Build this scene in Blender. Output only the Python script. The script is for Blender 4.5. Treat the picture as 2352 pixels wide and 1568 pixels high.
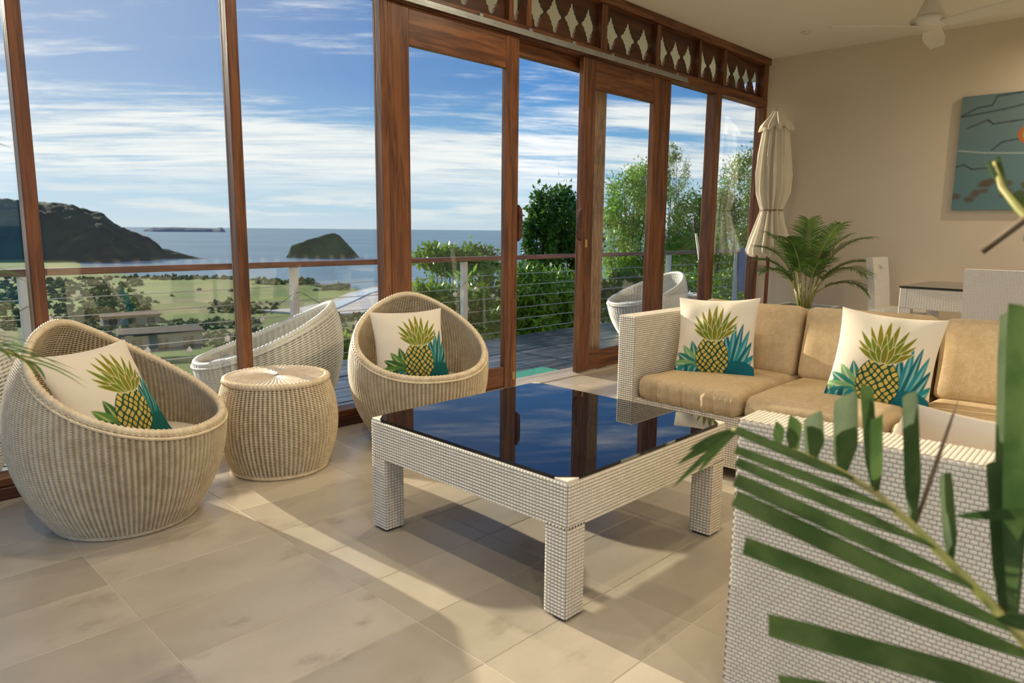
import bpy, math, random
import numpy as np
from mathutils import Vector, Matrix

for o in list(bpy.data.objects): bpy.data.objects.remove(o)
SC = bpy.context.scene
COL = SC.collection
rng = np.random.default_rng(7)
random.seed(7)
PI = math.pi

# ------------------------------------------------------------------ camera
F_PX, PITCH, AZ, ROLL, CAM_H = 1633.0, math.radians(8.95), math.radians(44.33), math.radians(0.547), 1.10
fh = Vector((math.cos(AZ), math.sin(AZ), 0)); r0 = Vector((math.sin(AZ), -math.cos(AZ), 0)); zz = Vector((0, 0, 1))
cf = fh*math.cos(PITCH) - zz*math.sin(PITCH); u0 = fh*math.sin(PITCH) + zz*math.cos(PITCH)
cr = r0*math.cos(ROLL) + u0*math.sin(ROLL); cu = -r0*math.sin(ROLL) + u0*math.cos(ROLL)
cam = bpy.data.cameras.new('camera'); cam_o = bpy.data.objects.new('camera', cam); COL.objects.link(cam_o)
cam.sensor_fit = 'HORIZONTAL'; cam.sensor_width = 36.0; cam.lens = 36.0*F_PX/2352.0
cam.clip_start = 0.02; cam.clip_end = 60000
cam.dof.use_dof = True; cam.dof.focus_distance = 3.6; cam.dof.aperture_fstop = 4.6
mw = Matrix((( cr.x, cu.x, -cf.x, 0), (cr.y, cu.y, -cf.y, 0), (cr.z, cu.z, -cf.z, CAM_H), (0, 0, 0, 1)))
cam_o.matrix_world = mw
SC.camera = cam_o

# ------------------------------------------------------------------ view, sky, sun
vs = SC.view_settings
vs.view_transform = 'Standard'; vs.look = 'None'; vs.gamma = 1.0; vs.use_curve_mapping = False
vs.exposure = 0.26
SUN_DIR = Vector((0.018, -1.0, -0.29)).normalized()      # direction of travel of the sunlight
SKY_STRENGTH = 0.98
sun = bpy.data.lights.new('sun', 'SUN'); sun_o = bpy.data.objects.new('sun', sun); COL.objects.link(sun_o)
sun.energy = 6.6; sun.color = (1.0, 0.86, 0.66); sun.angle = math.radians(0.6)
sun_o.rotation_euler = SUN_DIR.to_track_quat('-Z', 'Y').to_euler()
sun_o.location = (0, 30, 20)


class NT:
    """tiny node-tree helper"""
    def __init__(s, tree): s.t = tree; s.t.nodes.clear()
    def n(s, typ, **kw):
        nd = s.t.nodes.new(typ)
        for k, v in kw.items():
            if k == 'inp':
                for kk, vv in v.items():
                    if hasattr(vv, 'is_linked') or isinstance(vv, bpy.types.NodeSocket): s.t.links.new(vv, nd.inputs[kk])
                    else: nd.inputs[kk].default_value = vv
            else: setattr(nd, k, v)
        return nd
    def math(s, op, a, b=0.0, c=None, clamp=False):
        nd = s.t.nodes.new('ShaderNodeMath'); nd.operation = op; nd.use_clamp = clamp
        for i, v in enumerate((a, b) if c is None else (a, b, c)):
            if isinstance(v, bpy.types.NodeSocket): s.t.links.new(v, nd.inputs[i])
            else: nd.inputs[i].default_value = v
        return nd.outputs[0]
    def mapr(s, v, a, b, c=0.0, d=1.0, smooth=True):
        nd = s.t.nodes.new('ShaderNodeMapRange'); nd.interpolation_type = 'SMOOTHSTEP' if smooth else 'LINEAR'
        s.t.links.new(v, nd.inputs[0])
        for i, x in zip((1, 2, 3, 4), (a, b, c, d)): nd.inputs[i].default_value = x
        return nd.outputs[0]
    def mix(s, fac, a, b, mode='MIX'):
        nd = s.t.nodes.new('ShaderNodeMix'); nd.data_type = 'RGBA'; nd.blend_type = mode
        for i, v in ((0, fac), (6, a), (7, b)):
            if isinstance(v, bpy.types.NodeSocket): s.t.links.new(v, nd.inputs[i])
            else: nd.inputs[i].default_value = v if i == 0 else (*v, 1.0) if len(v) == 3 else v
        return nd.outputs[2]


def build_world():
    w = bpy.data.worlds.new('sky'); SC.world = w; w.use_nodes = True
    N = NT(w.node_tree)
    d = N.n('ShaderNodeTexCoord').outputs['Generated']
    sep = N.n('ShaderNodeSeparateXYZ', inp={0: d})
    x, y, z = sep.outputs
    zc = N.math('MAXIMUM', z, 0.0)
    # clear-sky colour by elevation
    ramp = N.n('ShaderNodeValToRGB', inp={0: zc}); el = ramp.color_ramp.elements
    el[0].position = 0.0; el[0].color = (0.50, 0.62, 0.70, 1)
    el[1].position = 1.0; el[1].color = (0.035, 0.13, 0.38, 1)
    for p, c in ((0.035, (0.37, 0.57, 0.72)), (0.09, (0.20, 0.45, 0.69)), (0.19, (0.066, 0.235, 0.545)), (0.35, (0.038, 0.150, 0.43))):
        e = el.new(p); e.color = (*c, 1)
    # glow of the sky around the sun
    sd = N.n('ShaderNodeVectorMath', operation='DOT_PRODUCT', inp={0: d, 1: tuple(-SUN_DIR)}).outputs['Value']
    glow = N.math('POWER', N.math('MAXIMUM', sd, 0.0), 7.0)
    sky = N.mix(N.math('MULTIPLY', glow, 0.40), ramp.outputs[0], (0.92, 0.94, 0.96))
    # high streaky cloud sheet on a plane above
    den = N.math('ADD', zc, 0.10)
    px = N.math('DIVIDE', x, den); py = N.math('DIVIDE', y, den)
    vec = N.n('ShaderNodeCombineXYZ', inp={0: px, 1: py, 2: 0.0}).outputs[0]
    al = N.n('ShaderNodeMapping', inp={'Vector': vec, 'Rotation': (0, 0, -math.radians(52))}).outputs[0]     # long axis across the wind
    rot = N.n('ShaderNodeMapping', inp={'Vector': al, 'Location': (4.2, 1.6, 0), 'Scale': (1.15, 0.42, 1.0)}).outputs[0]
    n1 = N.n('ShaderNodeTexNoise', inp={'Vector': rot, 'Scale': 0.85, 'Detail': 10.0, 'Roughness': 0.60, 'Distortion': 0.5}).outputs[0]
    rot2 = N.n('ShaderNodeMapping', inp={'Vector': al, 'Location': (7.3, 2.2, 0), 'Rotation': (0, 0, 0.15), 'Scale': (2.6, 0.55, 1.0)}).outputs[0]
    n2 = N.n('ShaderNodeTexNoise', inp={'Vector': rot2, 'Scale': 1.9, 'Detail': 9.0, 'Roughness': 0.68, 'Distortion': 0.35}).outputs[0]
    nn = N.math('ADD', N.math('MULTIPLY', n1, 0.72), N.math('MULTIPLY', n2, 0.34))
    # more cloud low down, less overhead
    lift = N.mapr(zc, 0.07, 0.27, 0.072, -0.062)
    nn = N.math('ADD', nn, lift)
    cl = N.mapr(nn, 0.475, 0.615)
    near = N.mapr(zc, 0.025, 0.085)
    cl = N.math('MULTIPLY', cl, near)
    shade = N.mapr(n2, 0.30, 0.62)
    cc = N.mix(shade, (0.56, 0.66, 0.74), (0.90, 0.90, 0.88))
    sky = N.mix(N.math('MULTIPLY', cl, 0.92), sky, cc)
    # a low pale cloud bank over the horizon
    azv = N.n('ShaderNodeMapping', inp={'Vector': d, 'Scale': (5.0, 5.0, 55.0)}).outputs[0]
    nb = N.n('ShaderNodeTexNoise', inp={'Vector': azv, 'Scale': 1.2, 'Detail': 6.0, 'Roughness': 0.6}).outputs[0]
    bank = N.math('MULTIPLY', N.mapr(nb, 0.42, 0.62), N.math('MULTIPLY', N.mapr(zc, 0.0, 0.02), N.mapr(zc, 0.035, 0.06, 1.0, 0.0)))
    sky = N.mix(N.math('MULTIPLY', bank, 0.75), sky, (0.78, 0.80, 0.80))
    bg = N.n('ShaderNodeBackground', inp={'Color': sky, 'Strength': SKY_STRENGTH})
    o = N.n('ShaderNodeOutputWorld'); N.t.links.new(bg.outputs[0], o.inputs[0])
build_world()

# ------------------------------------------------------------------ materials
MATS = {}
def principled(name, c1, c2=None, scale=4.0, stretch=(1, 1, 1), rough=0.6, bump=0.0, bscale=None, detail=6.0, spec=0.5,
               lo=0.35, hi=0.65, rand=0.0, coords='Object', translucent=0.0, dist=0.0, rot=(0, 0, 0), c3=None, c3scale=1.0, c3lo=0.5, c3hi=0.7, metallic=0.0):
    m = bpy.data.materials.new(name); m.use_nodes = True
    N = NT(m.node_tree)
    tc = N.n('ShaderNodeTexCoord').outputs[coords]
    mp = N.n('ShaderNodeMapping', inp={'Vector': tc, 'Scale': stretch, 'Rotation': rot}).outputs[0]
    if rand:
        oi = N.n('ShaderNodeObjectInfo').outputs['Random']
        off = N.n('ShaderNodeCombineXYZ', inp={0: N.math('MULTIPLY', oi, 37.0), 1: N.math('MULTIPLY', oi, 91.0), 2: 0.0}).outputs[0]
        mp = N.n('ShaderNodeVectorMath', operation='ADD', inp={0: mp, 1: off}).outputs[0]
    ns = N.n('ShaderNodeTexNoise', inp={'Vector': mp, 'Scale': scale, 'Detail': detail, 'Roughness': 0.6, 'Distortion': dist}).outputs[0]
    col = N.mix(N.mapr(ns, lo, hi), c1, c2 if c2 else c1)
    if c3:
        n3 = N.n('ShaderNodeTexNoise', inp={'Vector': mp, 'Scale': c3scale, 'Detail': 5.0, 'Roughness': 0.65}).outputs[0]
        col = N.mix(N.mapr(n3, c3lo, c3hi), col, c3)
    if rand:
        k = N.math('ADD', 1.0 - rand, N.math('MULTIPLY', oi, 2.0*rand))
        kk = N.n('ShaderNodeCombineXYZ', inp={0: k, 1: k, 2: k}).outputs[0]
        col = N.mix(1.0, col, kk, 'MULTIPLY')
    p = N.n('ShaderNodeBsdfPrincipled', inp={'Base Color': col, 'Roughness': rough, 'Specular IOR Level': spec, 'Metallic': metallic})
    if bump:
        nb = ns if bscale is None else N.n('ShaderNodeTexNoise', inp={'Vector': mp, 'Scale': bscale, 'Detail': 4.0}).outputs[0]
        b = N.n('ShaderNodeBump', inp={'Height': nb, 'Strength': min(1.0, bump), 'Distance': 0.004})
        N.t.links.new(b.outputs[0], p.inputs['Normal'])
    out = N.n('ShaderNodeOutputMaterial'); sh = p.outputs[0]
    if translucent:
        tr = N.n('ShaderNodeBsdfTranslucent', inp={'Color': col})
        mx = N.n('ShaderNodeMixShader', inp={0: translucent}); N.t.links.new(sh, mx.inputs[1]); N.t.links.new(tr.outputs[0], mx.inputs[2]); sh = mx.outputs[0]
    N.t.links.new(sh, out.inputs[0])
    MATS[name] = m
    return m

def vcol_mat(name, rough=0.85):
    m = bpy.data.materials.new(name); m.use_nodes = True; N = NT(m.node_tree)
    a = N.n('ShaderNodeVertexColor', layer_name='print')
    tc = N.n('ShaderNodeTexCoord').outputs['Object']
    w = N.n('ShaderNodeTexNoise', inp={'Vector': tc, 'Scale': 420.0, 'Detail': 2.0}).outputs[0]
    b = N.n('ShaderNodeBump', inp={'Height': w, 'Strength': 0.25, 'Distance': 0.002})
    p = N.n('ShaderNodeBsdfPrincipled', inp={'Base Color': a.outputs[0], 'Roughness': rough, 'Specular IOR Level': 0.2, 'Normal': b.outputs[0]})
    o = N.n('ShaderNodeOutputMaterial'); N.t.links.new(p.outputs[0], o.inputs[0]); MATS[name] = m; return m

def glass_mat(name, tint=(0.97, 0.985, 0.98), k=1.0):
    m = bpy.data.materials.new(name); m.use_nodes = True; N = NT(m.node_tree)
    ge = N.n('ShaderNodeNewGeometry')
    cs = N.math('ABSOLUTE', N.n('ShaderNodeVectorMath', operation='DOT_PRODUCT', inp={0: ge.outputs['Incoming'], 1: ge.outputs['Normal']}).outputs['Value'])
    fr = N.math('ADD', 0.035, N.math('MULTIPLY', 0.965, N.math('POWER', N.math('SUBTRACT', 1.0, cs, clamp=True), 5.0)))
    t = N.n('ShaderNodeBsdfTransparent', inp={'Color': (*tint, 1)})
    g = N.n('ShaderNodeBsdfGlossy', inp={'Color': (1, 1, 1, 1), 'Roughness': 0.0})
    mx = N.n('ShaderNodeMixShader', inp={0: N.math('MULTIPLY', fr, k)})
    N.t.links.new(t.outputs[0], mx.inputs[1]); N.t.links.new(g.outputs[0], mx.inputs[2])
    o = N.n('ShaderNodeOutputMaterial'); N.t.links.new(mx.outputs[0], o.inputs[0]); MATS[name] = m; return m

WD1, WD2, WD3 = (0.20, 0.072, 0.026), (0.075, 0.024, 0.010), (0.30, 0.13, 0.050)
principled('wood_v', WD1, WD2, scale=3.0, stretch=(7, 7, 0.55), rough=0.42, bump=0.15, dist=1.2, c3=WD3, c3scale=2.0, c3lo=0.5, c3hi=0.75)
principled('wood_h', WD1, WD2, scale=3.0, stretch=(0.55, 7, 7), rough=0.42, bump=0.15, dist=1.2, c3=WD3, c3scale=2.0, c3lo=0.5, c3hi=0.75)
principled('wood_dark', (0.105, 0.038, 0.017), (0.050, 0.017, 0.008), scale=4.0, stretch=(0.8, 6, 6), rough=0.5, bump=0.1)
principled('wood_weathered', (0.34, 0.20, 0.11), (0.14, 0.070, 0.036), scale=5.0, stretch=(6, 6, 0.7), rough=0.6, bump=0.3, dist=2.5)
principled('wood_rail', (0.26, 0.10, 0.055), (0.13, 0.045, 0.024), scale=4.0, stretch=(0.5, 6, 6), rough=0.4, bump=0.1)
principled('plaster', (0.70, 0.595, 0.465), (0.725, 0.62, 0.485), scale=1.2, rough=0.85, bump=0.05, bscale=60, spec=0.2)
principled('ceiling_paint', (0.82, 0.76, 0.66), (0.84, 0.78, 0.68), scale=1.0, rough=0.9, spec=0.2)
principled('soffit_paint', (0.74, 0.70, 0.60), rough=0.9, spec=0.2)
principled('tile', (0.44, 0.39, 0.305), (0.51, 0.455, 0.365), scale=2.2, stretch=(1, 1.6, 1), rough=0.30, bump=0.05, bscale=35, rand=0.10, c3=(0.345, 0.295, 0.22), c3scale=3.5, c3lo=0.56, c3hi=0.74, spec=0.5)
principled('grout', (0.60, 0.54, 0.44), (0.54, 0.48, 0.39), scale=9, rough=0.8)
principled('deck', (0.120, 0.150, 0.195), (0.030, 0.040, 0.056), scale=4.0, stretch=(0.6, 9, 3), rough=0.24, bump=0.4, rand=0.22, dist=0.8, c3=(0.23, 0.25, 0.28), c3scale=1.6, c3lo=0.52, c3hi=0.7)
principled('rattan', (0.83, 0.705, 0.49), (0.71, 0.575, 0.375), scale=26.0, rough=0.5, lo=0.38, hi=0.66, c3=(0.58, 0.45, 0.28), c3scale=6.0, c3lo=0.58, c3hi=0.80)
principled('rattan_pale', (0.72, 0.62, 0.47), (0.60, 0.49, 0.35), scale=40.0, rough=0.5)
principled('rattan_gap_shade', (0.30, 0.21, 0.125), (0.22, 0.15, 0.09), scale=20.0, rough=0.7)  # darkened brown, shade of the weave gaps put into the colour
principled('seat_pad', (0.66, 0.60, 0.50), (0.58, 0.51, 0.41), scale=60.0, rough=0.85, bump=0.3)
principled('white_wicker', (0.84, 0.78, 0.655), (0.77, 0.705, 0.58), scale=30.0, rough=0.38)
principled('white_wicker_gap', (0.46, 0.41, 0.33), rough=0.7)
principled('white_outdoor', (0.78, 0.765, 0.69), (0.74, 0.725, 0.655), scale=25.0, rough=0.45)
principled('black_glass', (0.004, 0.005, 0.008), rough=0.015, spec=0.75)
principled('dark_glass', (0.02, 0.025, 0.025), rough=0.03, spec=0.5)
principled('foot_black', (0.02, 0.018, 0.015), rough=0.6)
principled('cushion', (0.56, 0.425, 0.25), (0.63, 0.49, 0.305), scale=50.0, rough=0.9, bump=0.35, bscale=260, spec=0.15, c3=(0.50, 0.37, 0.205), c3scale=4.0)
principled('canvas_cream', (0.86, 0.79, 0.66), (0.82, 0.74, 0.60), scale=6.0, rough=0.85, translucent=0.15)
principled('planter_grey', (0.42, 0.42, 0.40), (0.36, 0.36, 0.34), scale=8.0, rough=0.7)
principled('soil', (0.05, 0.035, 0.02), (0.09, 0.06, 0.04), scale=40.0, rough=0.95)
principled('palm_leaf', (0.040, 0.110, 0.013), (0.100, 0.195, 0.030), scale=7.0, rough=0.42, translucent=0.22, rand=0.12)
principled('palm_leaf_near', (0.040, 0.085, 0.022), (0.085, 0.140, 0.045), scale=14.0, stretch=(1, 1, 1), rough=0.6, spec=0.25, translucent=0.5)
principled('palm_stem', (0.26, 0.28, 0.055), (0.35, 0.30, 0.10), scale=18.0, rough=0.5)
principled('palm_dry', (0.085, 0.050, 0.026), (0.15, 0.10, 0.055), scale=20.0, rough=0.7)
principled('metal_grey', (0.36, 0.38, 0.37), (0.30, 0.32, 0.31), scale=10, rough=0.42, metallic=0.55)
principled('steel', (0.62, 0.63, 0.63), rough=0.35, metallic=0.7)
principled('brass', (0.50, 0.36, 0.15), rough=0.4, metallic=0.7)
principled('white_paint', (0.76, 0.76, 0.73), (0.70, 0.70, 0.68), scale=6, rough=0.5)
principled('fan_white', (0.70, 0.66, 0.57), (0.68, 0.64, 0.55), scale=4, rough=0.5)
principled('bulb', (0.80, 0.74, 0.66), rough=0.15)
principled('mat_green', (0.02, 0.36, 0.25), (0.03, 0.26, 0.22), scale=40, rough=0.7)
principled('towel', (0.34, 0.38, 0.46), (0.26, 0.30, 0.38), scale=9, rough=0.9)
principled('black_rubber', (0.015, 0.015, 0.016), rough=0.6)
principled('leaf_dark', (0.048, 0.135, 0.020), (0.115, 0.250, 0.035), scale=1.6, rough=0.34, translucent=0.28)
principled('leaf_bright', (0.15, 0.30, 0.035), (0.30, 0.50, 0.075), scale=1.2, rough=0.45, translucent=0.40)
principled('leaf_airy', (0.17, 0.27, 0.075), (0.28, 0.38, 0.13), scale=1.2, rough=0.5, translucent=0.35)
principled('leaf_shrub', (0.085, 0.21, 0.025), (0.22, 0.40, 0.055), scale=1.8, rough=0.36, translucent=0.32)
principled('bark', (0.15, 0.11, 0.075), (0.08, 0.055, 0.038), scale=9, stretch=(1, 1, 0.3), rough=0.9, bump=0.4)
principled('flower_white', (0.850, 0.830, 0.760), rough=0.7, translucent=0.2)
principled('grass_slope', (0.085, 0.155, 0.035), (0.19, 0.25, 0.075), scale=0.25, rough=0.95, c3=(0.28, 0.25, 0.13), c3scale=0.08)
principled('valley', spec=0.05, c1=(0.223, 0.297, 0.083), c2=(0.107, 0.190, 0.053), scale=0.012, rough=0.95, stretch=(1, 1, 0.05), c3=(0.247, 0.256, 0.116), c3scale=0.006, c3lo=0.5, c3hi=0.62)
principled('sand', spec=0.05, c1=(0.672, 0.640, 0.576), c2=(0.544, 0.512, 0.448), scale=0.05, rough=0.9)
principled('river', (0.504, 0.600, 0.648), (0.50, 0.57, 0.60), scale=0.03, rough=0.15)
principled('scrub', spec=0.05, c1=(0.038, 0.083, 0.032), c2=(0.106, 0.168, 0.058), scale=0.03, rough=0.95, coords='Object')
principled('headland', spec=0.05, c1=(0.025, 0.062, 0.053), c2=(0.045, 0.098, 0.062), scale=0.012, rough=0.95, detail=9, c3=(0.106, 0.138, 0.069), c3scale=0.009, c3lo=0.55, c3hi=0.72)
principled('island_green', spec=0.05, c1=(0.034, 0.081, 0.048), c2=(0.098, 0.168, 0.070), scale=0.022, rough=0.95, detail=9, c3=(0.105, 0.119, 0.091), c3scale=0.03, c3lo=0.55, c3hi=0.68)
principled('far_land_hazed', spec=0.05, c1=(0.20, 0.26, 0.28), c2=(0.23, 0.29, 0.31), scale=0.002, rough=0.95)  # distance haze put into the pale blue-grey base colour
principled('villa_wall', spec=0.05, c1=(0.195, 0.210, 0.210), c2=(0.165, 0.180, 0.180), scale=0.4, rough=0.9)
principled('villa_roof', spec=0.05, c1=(0.112, 0.099, 0.084), c2=(0.083, 0.075, 0.066), scale=0.6, rough=0.9)
principled('villa_dark', (0.03, 0.035, 0.04), rough=0.2)
vcol_mat('pillow_print')
vcol_mat('canvas_print', 0.8)
glass_mat('glass')

def sea_mat():
    m = bpy.data.materials.new('sea_water'); m.use_nodes = True; N = NT(m.node_tree)
    tc = N.n('ShaderNodeTexCoord').outputs['Object']
    mp = N.n('ShaderNodeMapping', inp={'Vector': tc, 'Scale': (0.9, 0.9, 1), 'Rotation': (0, 0, 0.6)}).outputs[0]
    a = N.n('ShaderNodeTexNoise', inp={'Vector': mp, 'Scale': 0.02, 'Detail': 8.0, 'Roughness': 0.7}).outputs[0]
    c = N.n('ShaderNodeTexNoise', inp={'Vector': mp, 'Scale': 0.0016, 'Detail': 6.0, 'Roughness': 0.6}).outputs[0]
    col = N.mix(N.mapr(c, 0.35, 0.65), (0.080, 0.205, 0.260), (0.145, 0.300, 0.350))
    b = N.n('ShaderNodeBump', inp={'Height': a, 'Strength': 0.7, 'Distance': 6.0})
    p = N.n('ShaderNodeBsdfPrincipled', inp={'Base Color': col, 'Roughness': 0.30, 'IOR': 1.33, 'Normal': b.outputs[0]})
    o = N.n('ShaderNodeOutputMaterial'); N.t.links.new(p.outputs[0], o.inputs[0]); MATS['sea_water'] = m
sea_mat()

# ------------------------------------------------------------------ mesh helpers
class MB:
    """collects vertices and faces (numpy blocks); build() links them as one mesh object"""
    def __init__(s): s.v = []; s.f = []; s.n = 0
    def add(s, v, f):
        v = np.asarray(v, float).reshape(-1, 3); s.v.append(v)
        for fa in f: s.f.append(tuple(int(i) + s.n for i in fa))
        s.n += len(v); return s
    def box(s, x0, x1, y0, y1, z0, z1, c=0.0):
        if c <= 0:
            v = [(x, y, z) for z in (z0, z1) for y in (y0, y1) for x in (x0, x1)]
            return s.add(v, [(0, 2, 3, 1), (4, 5, 7, 6), (0, 1, 5, 4), (2, 6, 7, 3), (0, 4, 6, 2), (1, 3, 7, 5)])
        lo = np.array((x0, y0, z0)); hi = np.array((x1, y1, z1)); v = []; idx = {}
        for sx in (0, 1):
            for sy in (0, 1):
                for sz in (0, 1):
                    sg = (sx, sy, sz)
                    for ax in range(3):
                        p = [hi[k]-c if sg[k] else lo[k]+c for k in range(3)]
                        p[ax] = hi[ax] if sg[ax] else lo[ax]
                        idx[sg+(ax,)] = len(v); v.append(p)
        f = []
        for ax in range(3):
            b, d = (ax+1) % 3, (ax+2) % 3
            for sd in (0, 1):
                q = []
                for (i, j) in ((0, 0), (1, 0), (1, 1), (0, 1)):
                    g = [0, 0, 0]; g[ax] = sd; g[b] = i; g[d] = j; q.append(idx[tuple(g)+(ax,)])
                f.append(q if sd else q[::-1])
            for i in (0, 1):           # edges parallel to ax
                for j in (0, 1):
                    g0 = [0, 0, 0]; g1 = [0, 0, 0]; g0[ax] = 0; g1[ax] = 1; g0[b] = g1[b] = i; g0[d] = g1[d] = j
                    q = [idx[tuple(g0)+(b,)], idx[tuple(g1)+(b,)], idx[tuple(g1)+(d,)], idx[tuple(g0)+(d,)]]
                    f.append(q if i == j else q[::-1])
        for g in [(a, b, c2) for a in (0, 1) for b in (0, 1) for c2 in (0, 1)]:
            q = [idx[g+(0,)], idx[g+(1,)], idx[g+(2,)]]; f.append(q if sum(g) % 2 else q[::-1])
        return s.add(v, f)
    def tube(s, pts, rad, n=8, caps=True):
        pts = [Vector(p) for p in pts]; m = len(pts)
        rad = [rad]*m if np.isscalar(rad) else rad
        v = []; f = []; up = None
        for i, p in enumerate(pts):
            t = (pts[min(i+1, m-1)] - pts[max(i-1, 0)]).normalized()
            if up is None:
                up = Vector((0, 0, 1)) if abs(t.z) < 0.9 else Vector((1, 0, 0))
            sd = t.cross(up).normalized(); up = sd.cross(t).normalized()
            for k in range(n):
                a = 2*PI*k/n; v.append(p + (sd*math.cos(a) + up*math.sin(a))*rad[i])
        for i in range(m-1):
            for k in range(n):
                k2 = (k+1) % n; f.append((i*n+k, i*n+k2, (i+1)*n+k2, (i+1)*n+k))
        if caps: f.append(tuple(range(n))[::-1]); f.append(tuple((m-1)*n+k for k in range(n)))
        return s.add([tuple(q) for q in v], f)
    def lathe(s, prof, n=32, c=(0, 0, 0), caps=True):
        v = []; f = []
        for r, z in prof:
            for k in range(n):
                a = 2*PI*k/n; v.append((c[0]+r*math.cos(a), c[1]+r*math.sin(a), c[2]+z))
        m = len(prof)
        for i in range(m-1):
            for k in range(n):
                k2 = (k+1) % n; f.append((i*n+k, i*n+k2, (i+1)*n+k2, (i+1)*n+k))
        if caps: f.append(tuple(range(n))[::-1]); f.append(tuple((m-1)*n+k for k in range(n)))
        return s.add(v, f)
    def strip(s, base, tip, width, side, nrm, seg=6, droop=0.0, fold=0.25, shape=None, blunt=False):
        """a leaf blade: folded strip from base to tip"""
        base = np.array(base, float); tip = np.array(tip, float); side = np.array(side, float); nrm = np.array(nrm, float)
        v = []; f = []
        for i in range(seg+1):
            t = i/seg
            w = shape(t) if shape else (math.sin(PI*min(1, 0.12+0.88*t)**0.8)**0.6 if not blunt else (min(1, 0.35+2.2*t) if t < 0.9 else 0.9))
            if not shape and not blunt and i == seg: w = 0.02
            p = base + (tip-base)*t + np.array((0, 0, -droop*t*t))
            h = width*0.5*w
            v += [p - side*h + nrm*h*fold, p, p + side*h + nrm*h*fold]
        for i in range(seg):
            a = i*3; f += [(a, a+1, a+4, a+3), (a+1, a+2, a+5, a+4)]
        return s.add(v, f)
    def mesh(s, name, mat, smooth=False):
        me = bpy.data.meshes.new(name)
        me.from_pydata(np.concatenate(s.v).tolist() if s.v else [], [], s.f)
        if mat: me.materials.append(MATS[mat])
        if smooth: me.polygons.foreach_set('use_smooth', [True]*len(me.polygons))
        me.update(); return me
    def build(s, name, mat, parent=None, smooth=False, loc=None):
        return link(name, s.mesh(name, mat, smooth), parent, loc)

def np_mesh(name, v, q, mat, smooth=False):
    """fast path: all-quad (or all-tri) mesh from numpy arrays"""
    v = np.ascontiguousarray(v, dtype=np.float32); q = np.ascontiguousarray(q, dtype=np.int32)
    k = q.shape[1]; me = bpy.data.meshes.new(name)
    me.vertices.add(len(v)); me.vertices.foreach_set('co', v.ravel())
    me.loops.add(q.size); me.loops.foreach_set('vertex_index', q.ravel())
    me.polygons.add(len(q)); me.polygons.foreach_set('loop_start', np.arange(0, q.size, k, dtype=np.int32))
    if smooth: me.polygons.foreach_set('use_smooth', np.ones(len(q), dtype=bool))
    me.materials.append(MATS[mat]); me.update(calc_edges=True); me.validate(); return me

def link(name, me, parent=None, loc=None):
    o = bpy.data.objects.new(name, me); COL.objects.link(o)
    if parent is not None: o.parent = parent
    if loc is not None: o.location = loc
    return o

def tag(o, label=None, cat=None, group=None, kind=None):
    if label: o['label'] = label
    if cat: o['category'] = cat
    if group: o['group'] = group
    if kind: o['kind'] = kind
    return o

def thing(name, label, cat, loc=(0, 0, 0), rz=0.0, group=None, kind=None):
    o = bpy.data.objects.new(name, None); COL.objects.link(o); o.empty_display_size = 0.1
    o.location = loc; o.rotation_euler = (0, 0, rz)
    return tag(o, label, cat, group, kind)

def copy_tree(o, parent=None):
    c = o.copy(); COL.objects.link(c); c.parent = parent
    for ch in list(o.children): copy_tree(ch, c)
    return c

def grid_quads(nu, nv, wrap=False):
    """indices of an nu x nv vertex grid (u fastest)"""
    i = np.arange(nu if wrap else nu-1); j = np.arange(nv-1)
    I, J = np.meshgrid(i, j); I2 = (I+1) % nu
    return np.stack([J*nu+I, J*nu+I2, (J+1)*nu+I2, (J+1)*nu+I], -1).reshape(-1, 4)

# ------------------------------------------------------------------ room shell
XW, YW, ZC = 7.16, 3.40, 2.815
fl = MB().box(-1.15, XW, -3.0, 3.52, -0.20, -0.0012).build('floor', 'grout'); tag(fl, kind='structure')
TX, TY, GX, GY, JG = 0.547, 0.2785, 0.061, 0.102, 0.0032
tile_me = {}
for i in range(-2, 14):
    for j in range(-4, 13):
        x0 = GX + i*TX; x1 = min(x0+TX-JG, XW-0.004); y0 = GY + j*TY; y1 = min(y0+TY-JG, 3.372)
        if x1-x0 < 0.05 or y1-y0 < 0.03: continue
        key = (round(x1-x0, 4), round(y1-y0, 4))
        if key not in tile_me:
            tile_me[key] = MB().box(0, key[0], 0, key[1], -0.012, 0.0, 0.0008).mesh('tile', 'tile')
        link('tile', tile_me[key], fl, (x0, y0, 0))
tag(MB().box(-1.15, XW, -3.0, 3.52, ZC, ZC+0.22).build('ceiling', 'ceiling_paint'), kind='structure')
tag(MB().box(XW, XW+0.2, -3.0, 3.52, -0.2, ZC+0.22).build('wall_right', 'plaster'), kind='structure')
tag(MB().box(2.2, XW+0.2, -3.2, -3.0, -0.2, ZC+0.22).build('wall_back', 'plaster'), kind='structure')
tag(MB().box(-1.15, XW+0.9, 3.525, 4.40, 2.80, 2.92).build('eave_soffit', 'soffit_paint'), kind='structure')
tag(MB().box(XW-0.012, XW, -2.9, 3.40, 0.0, 0.09, 0.003).build('baseboard_right', 'plaster'), kind='structure')

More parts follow.
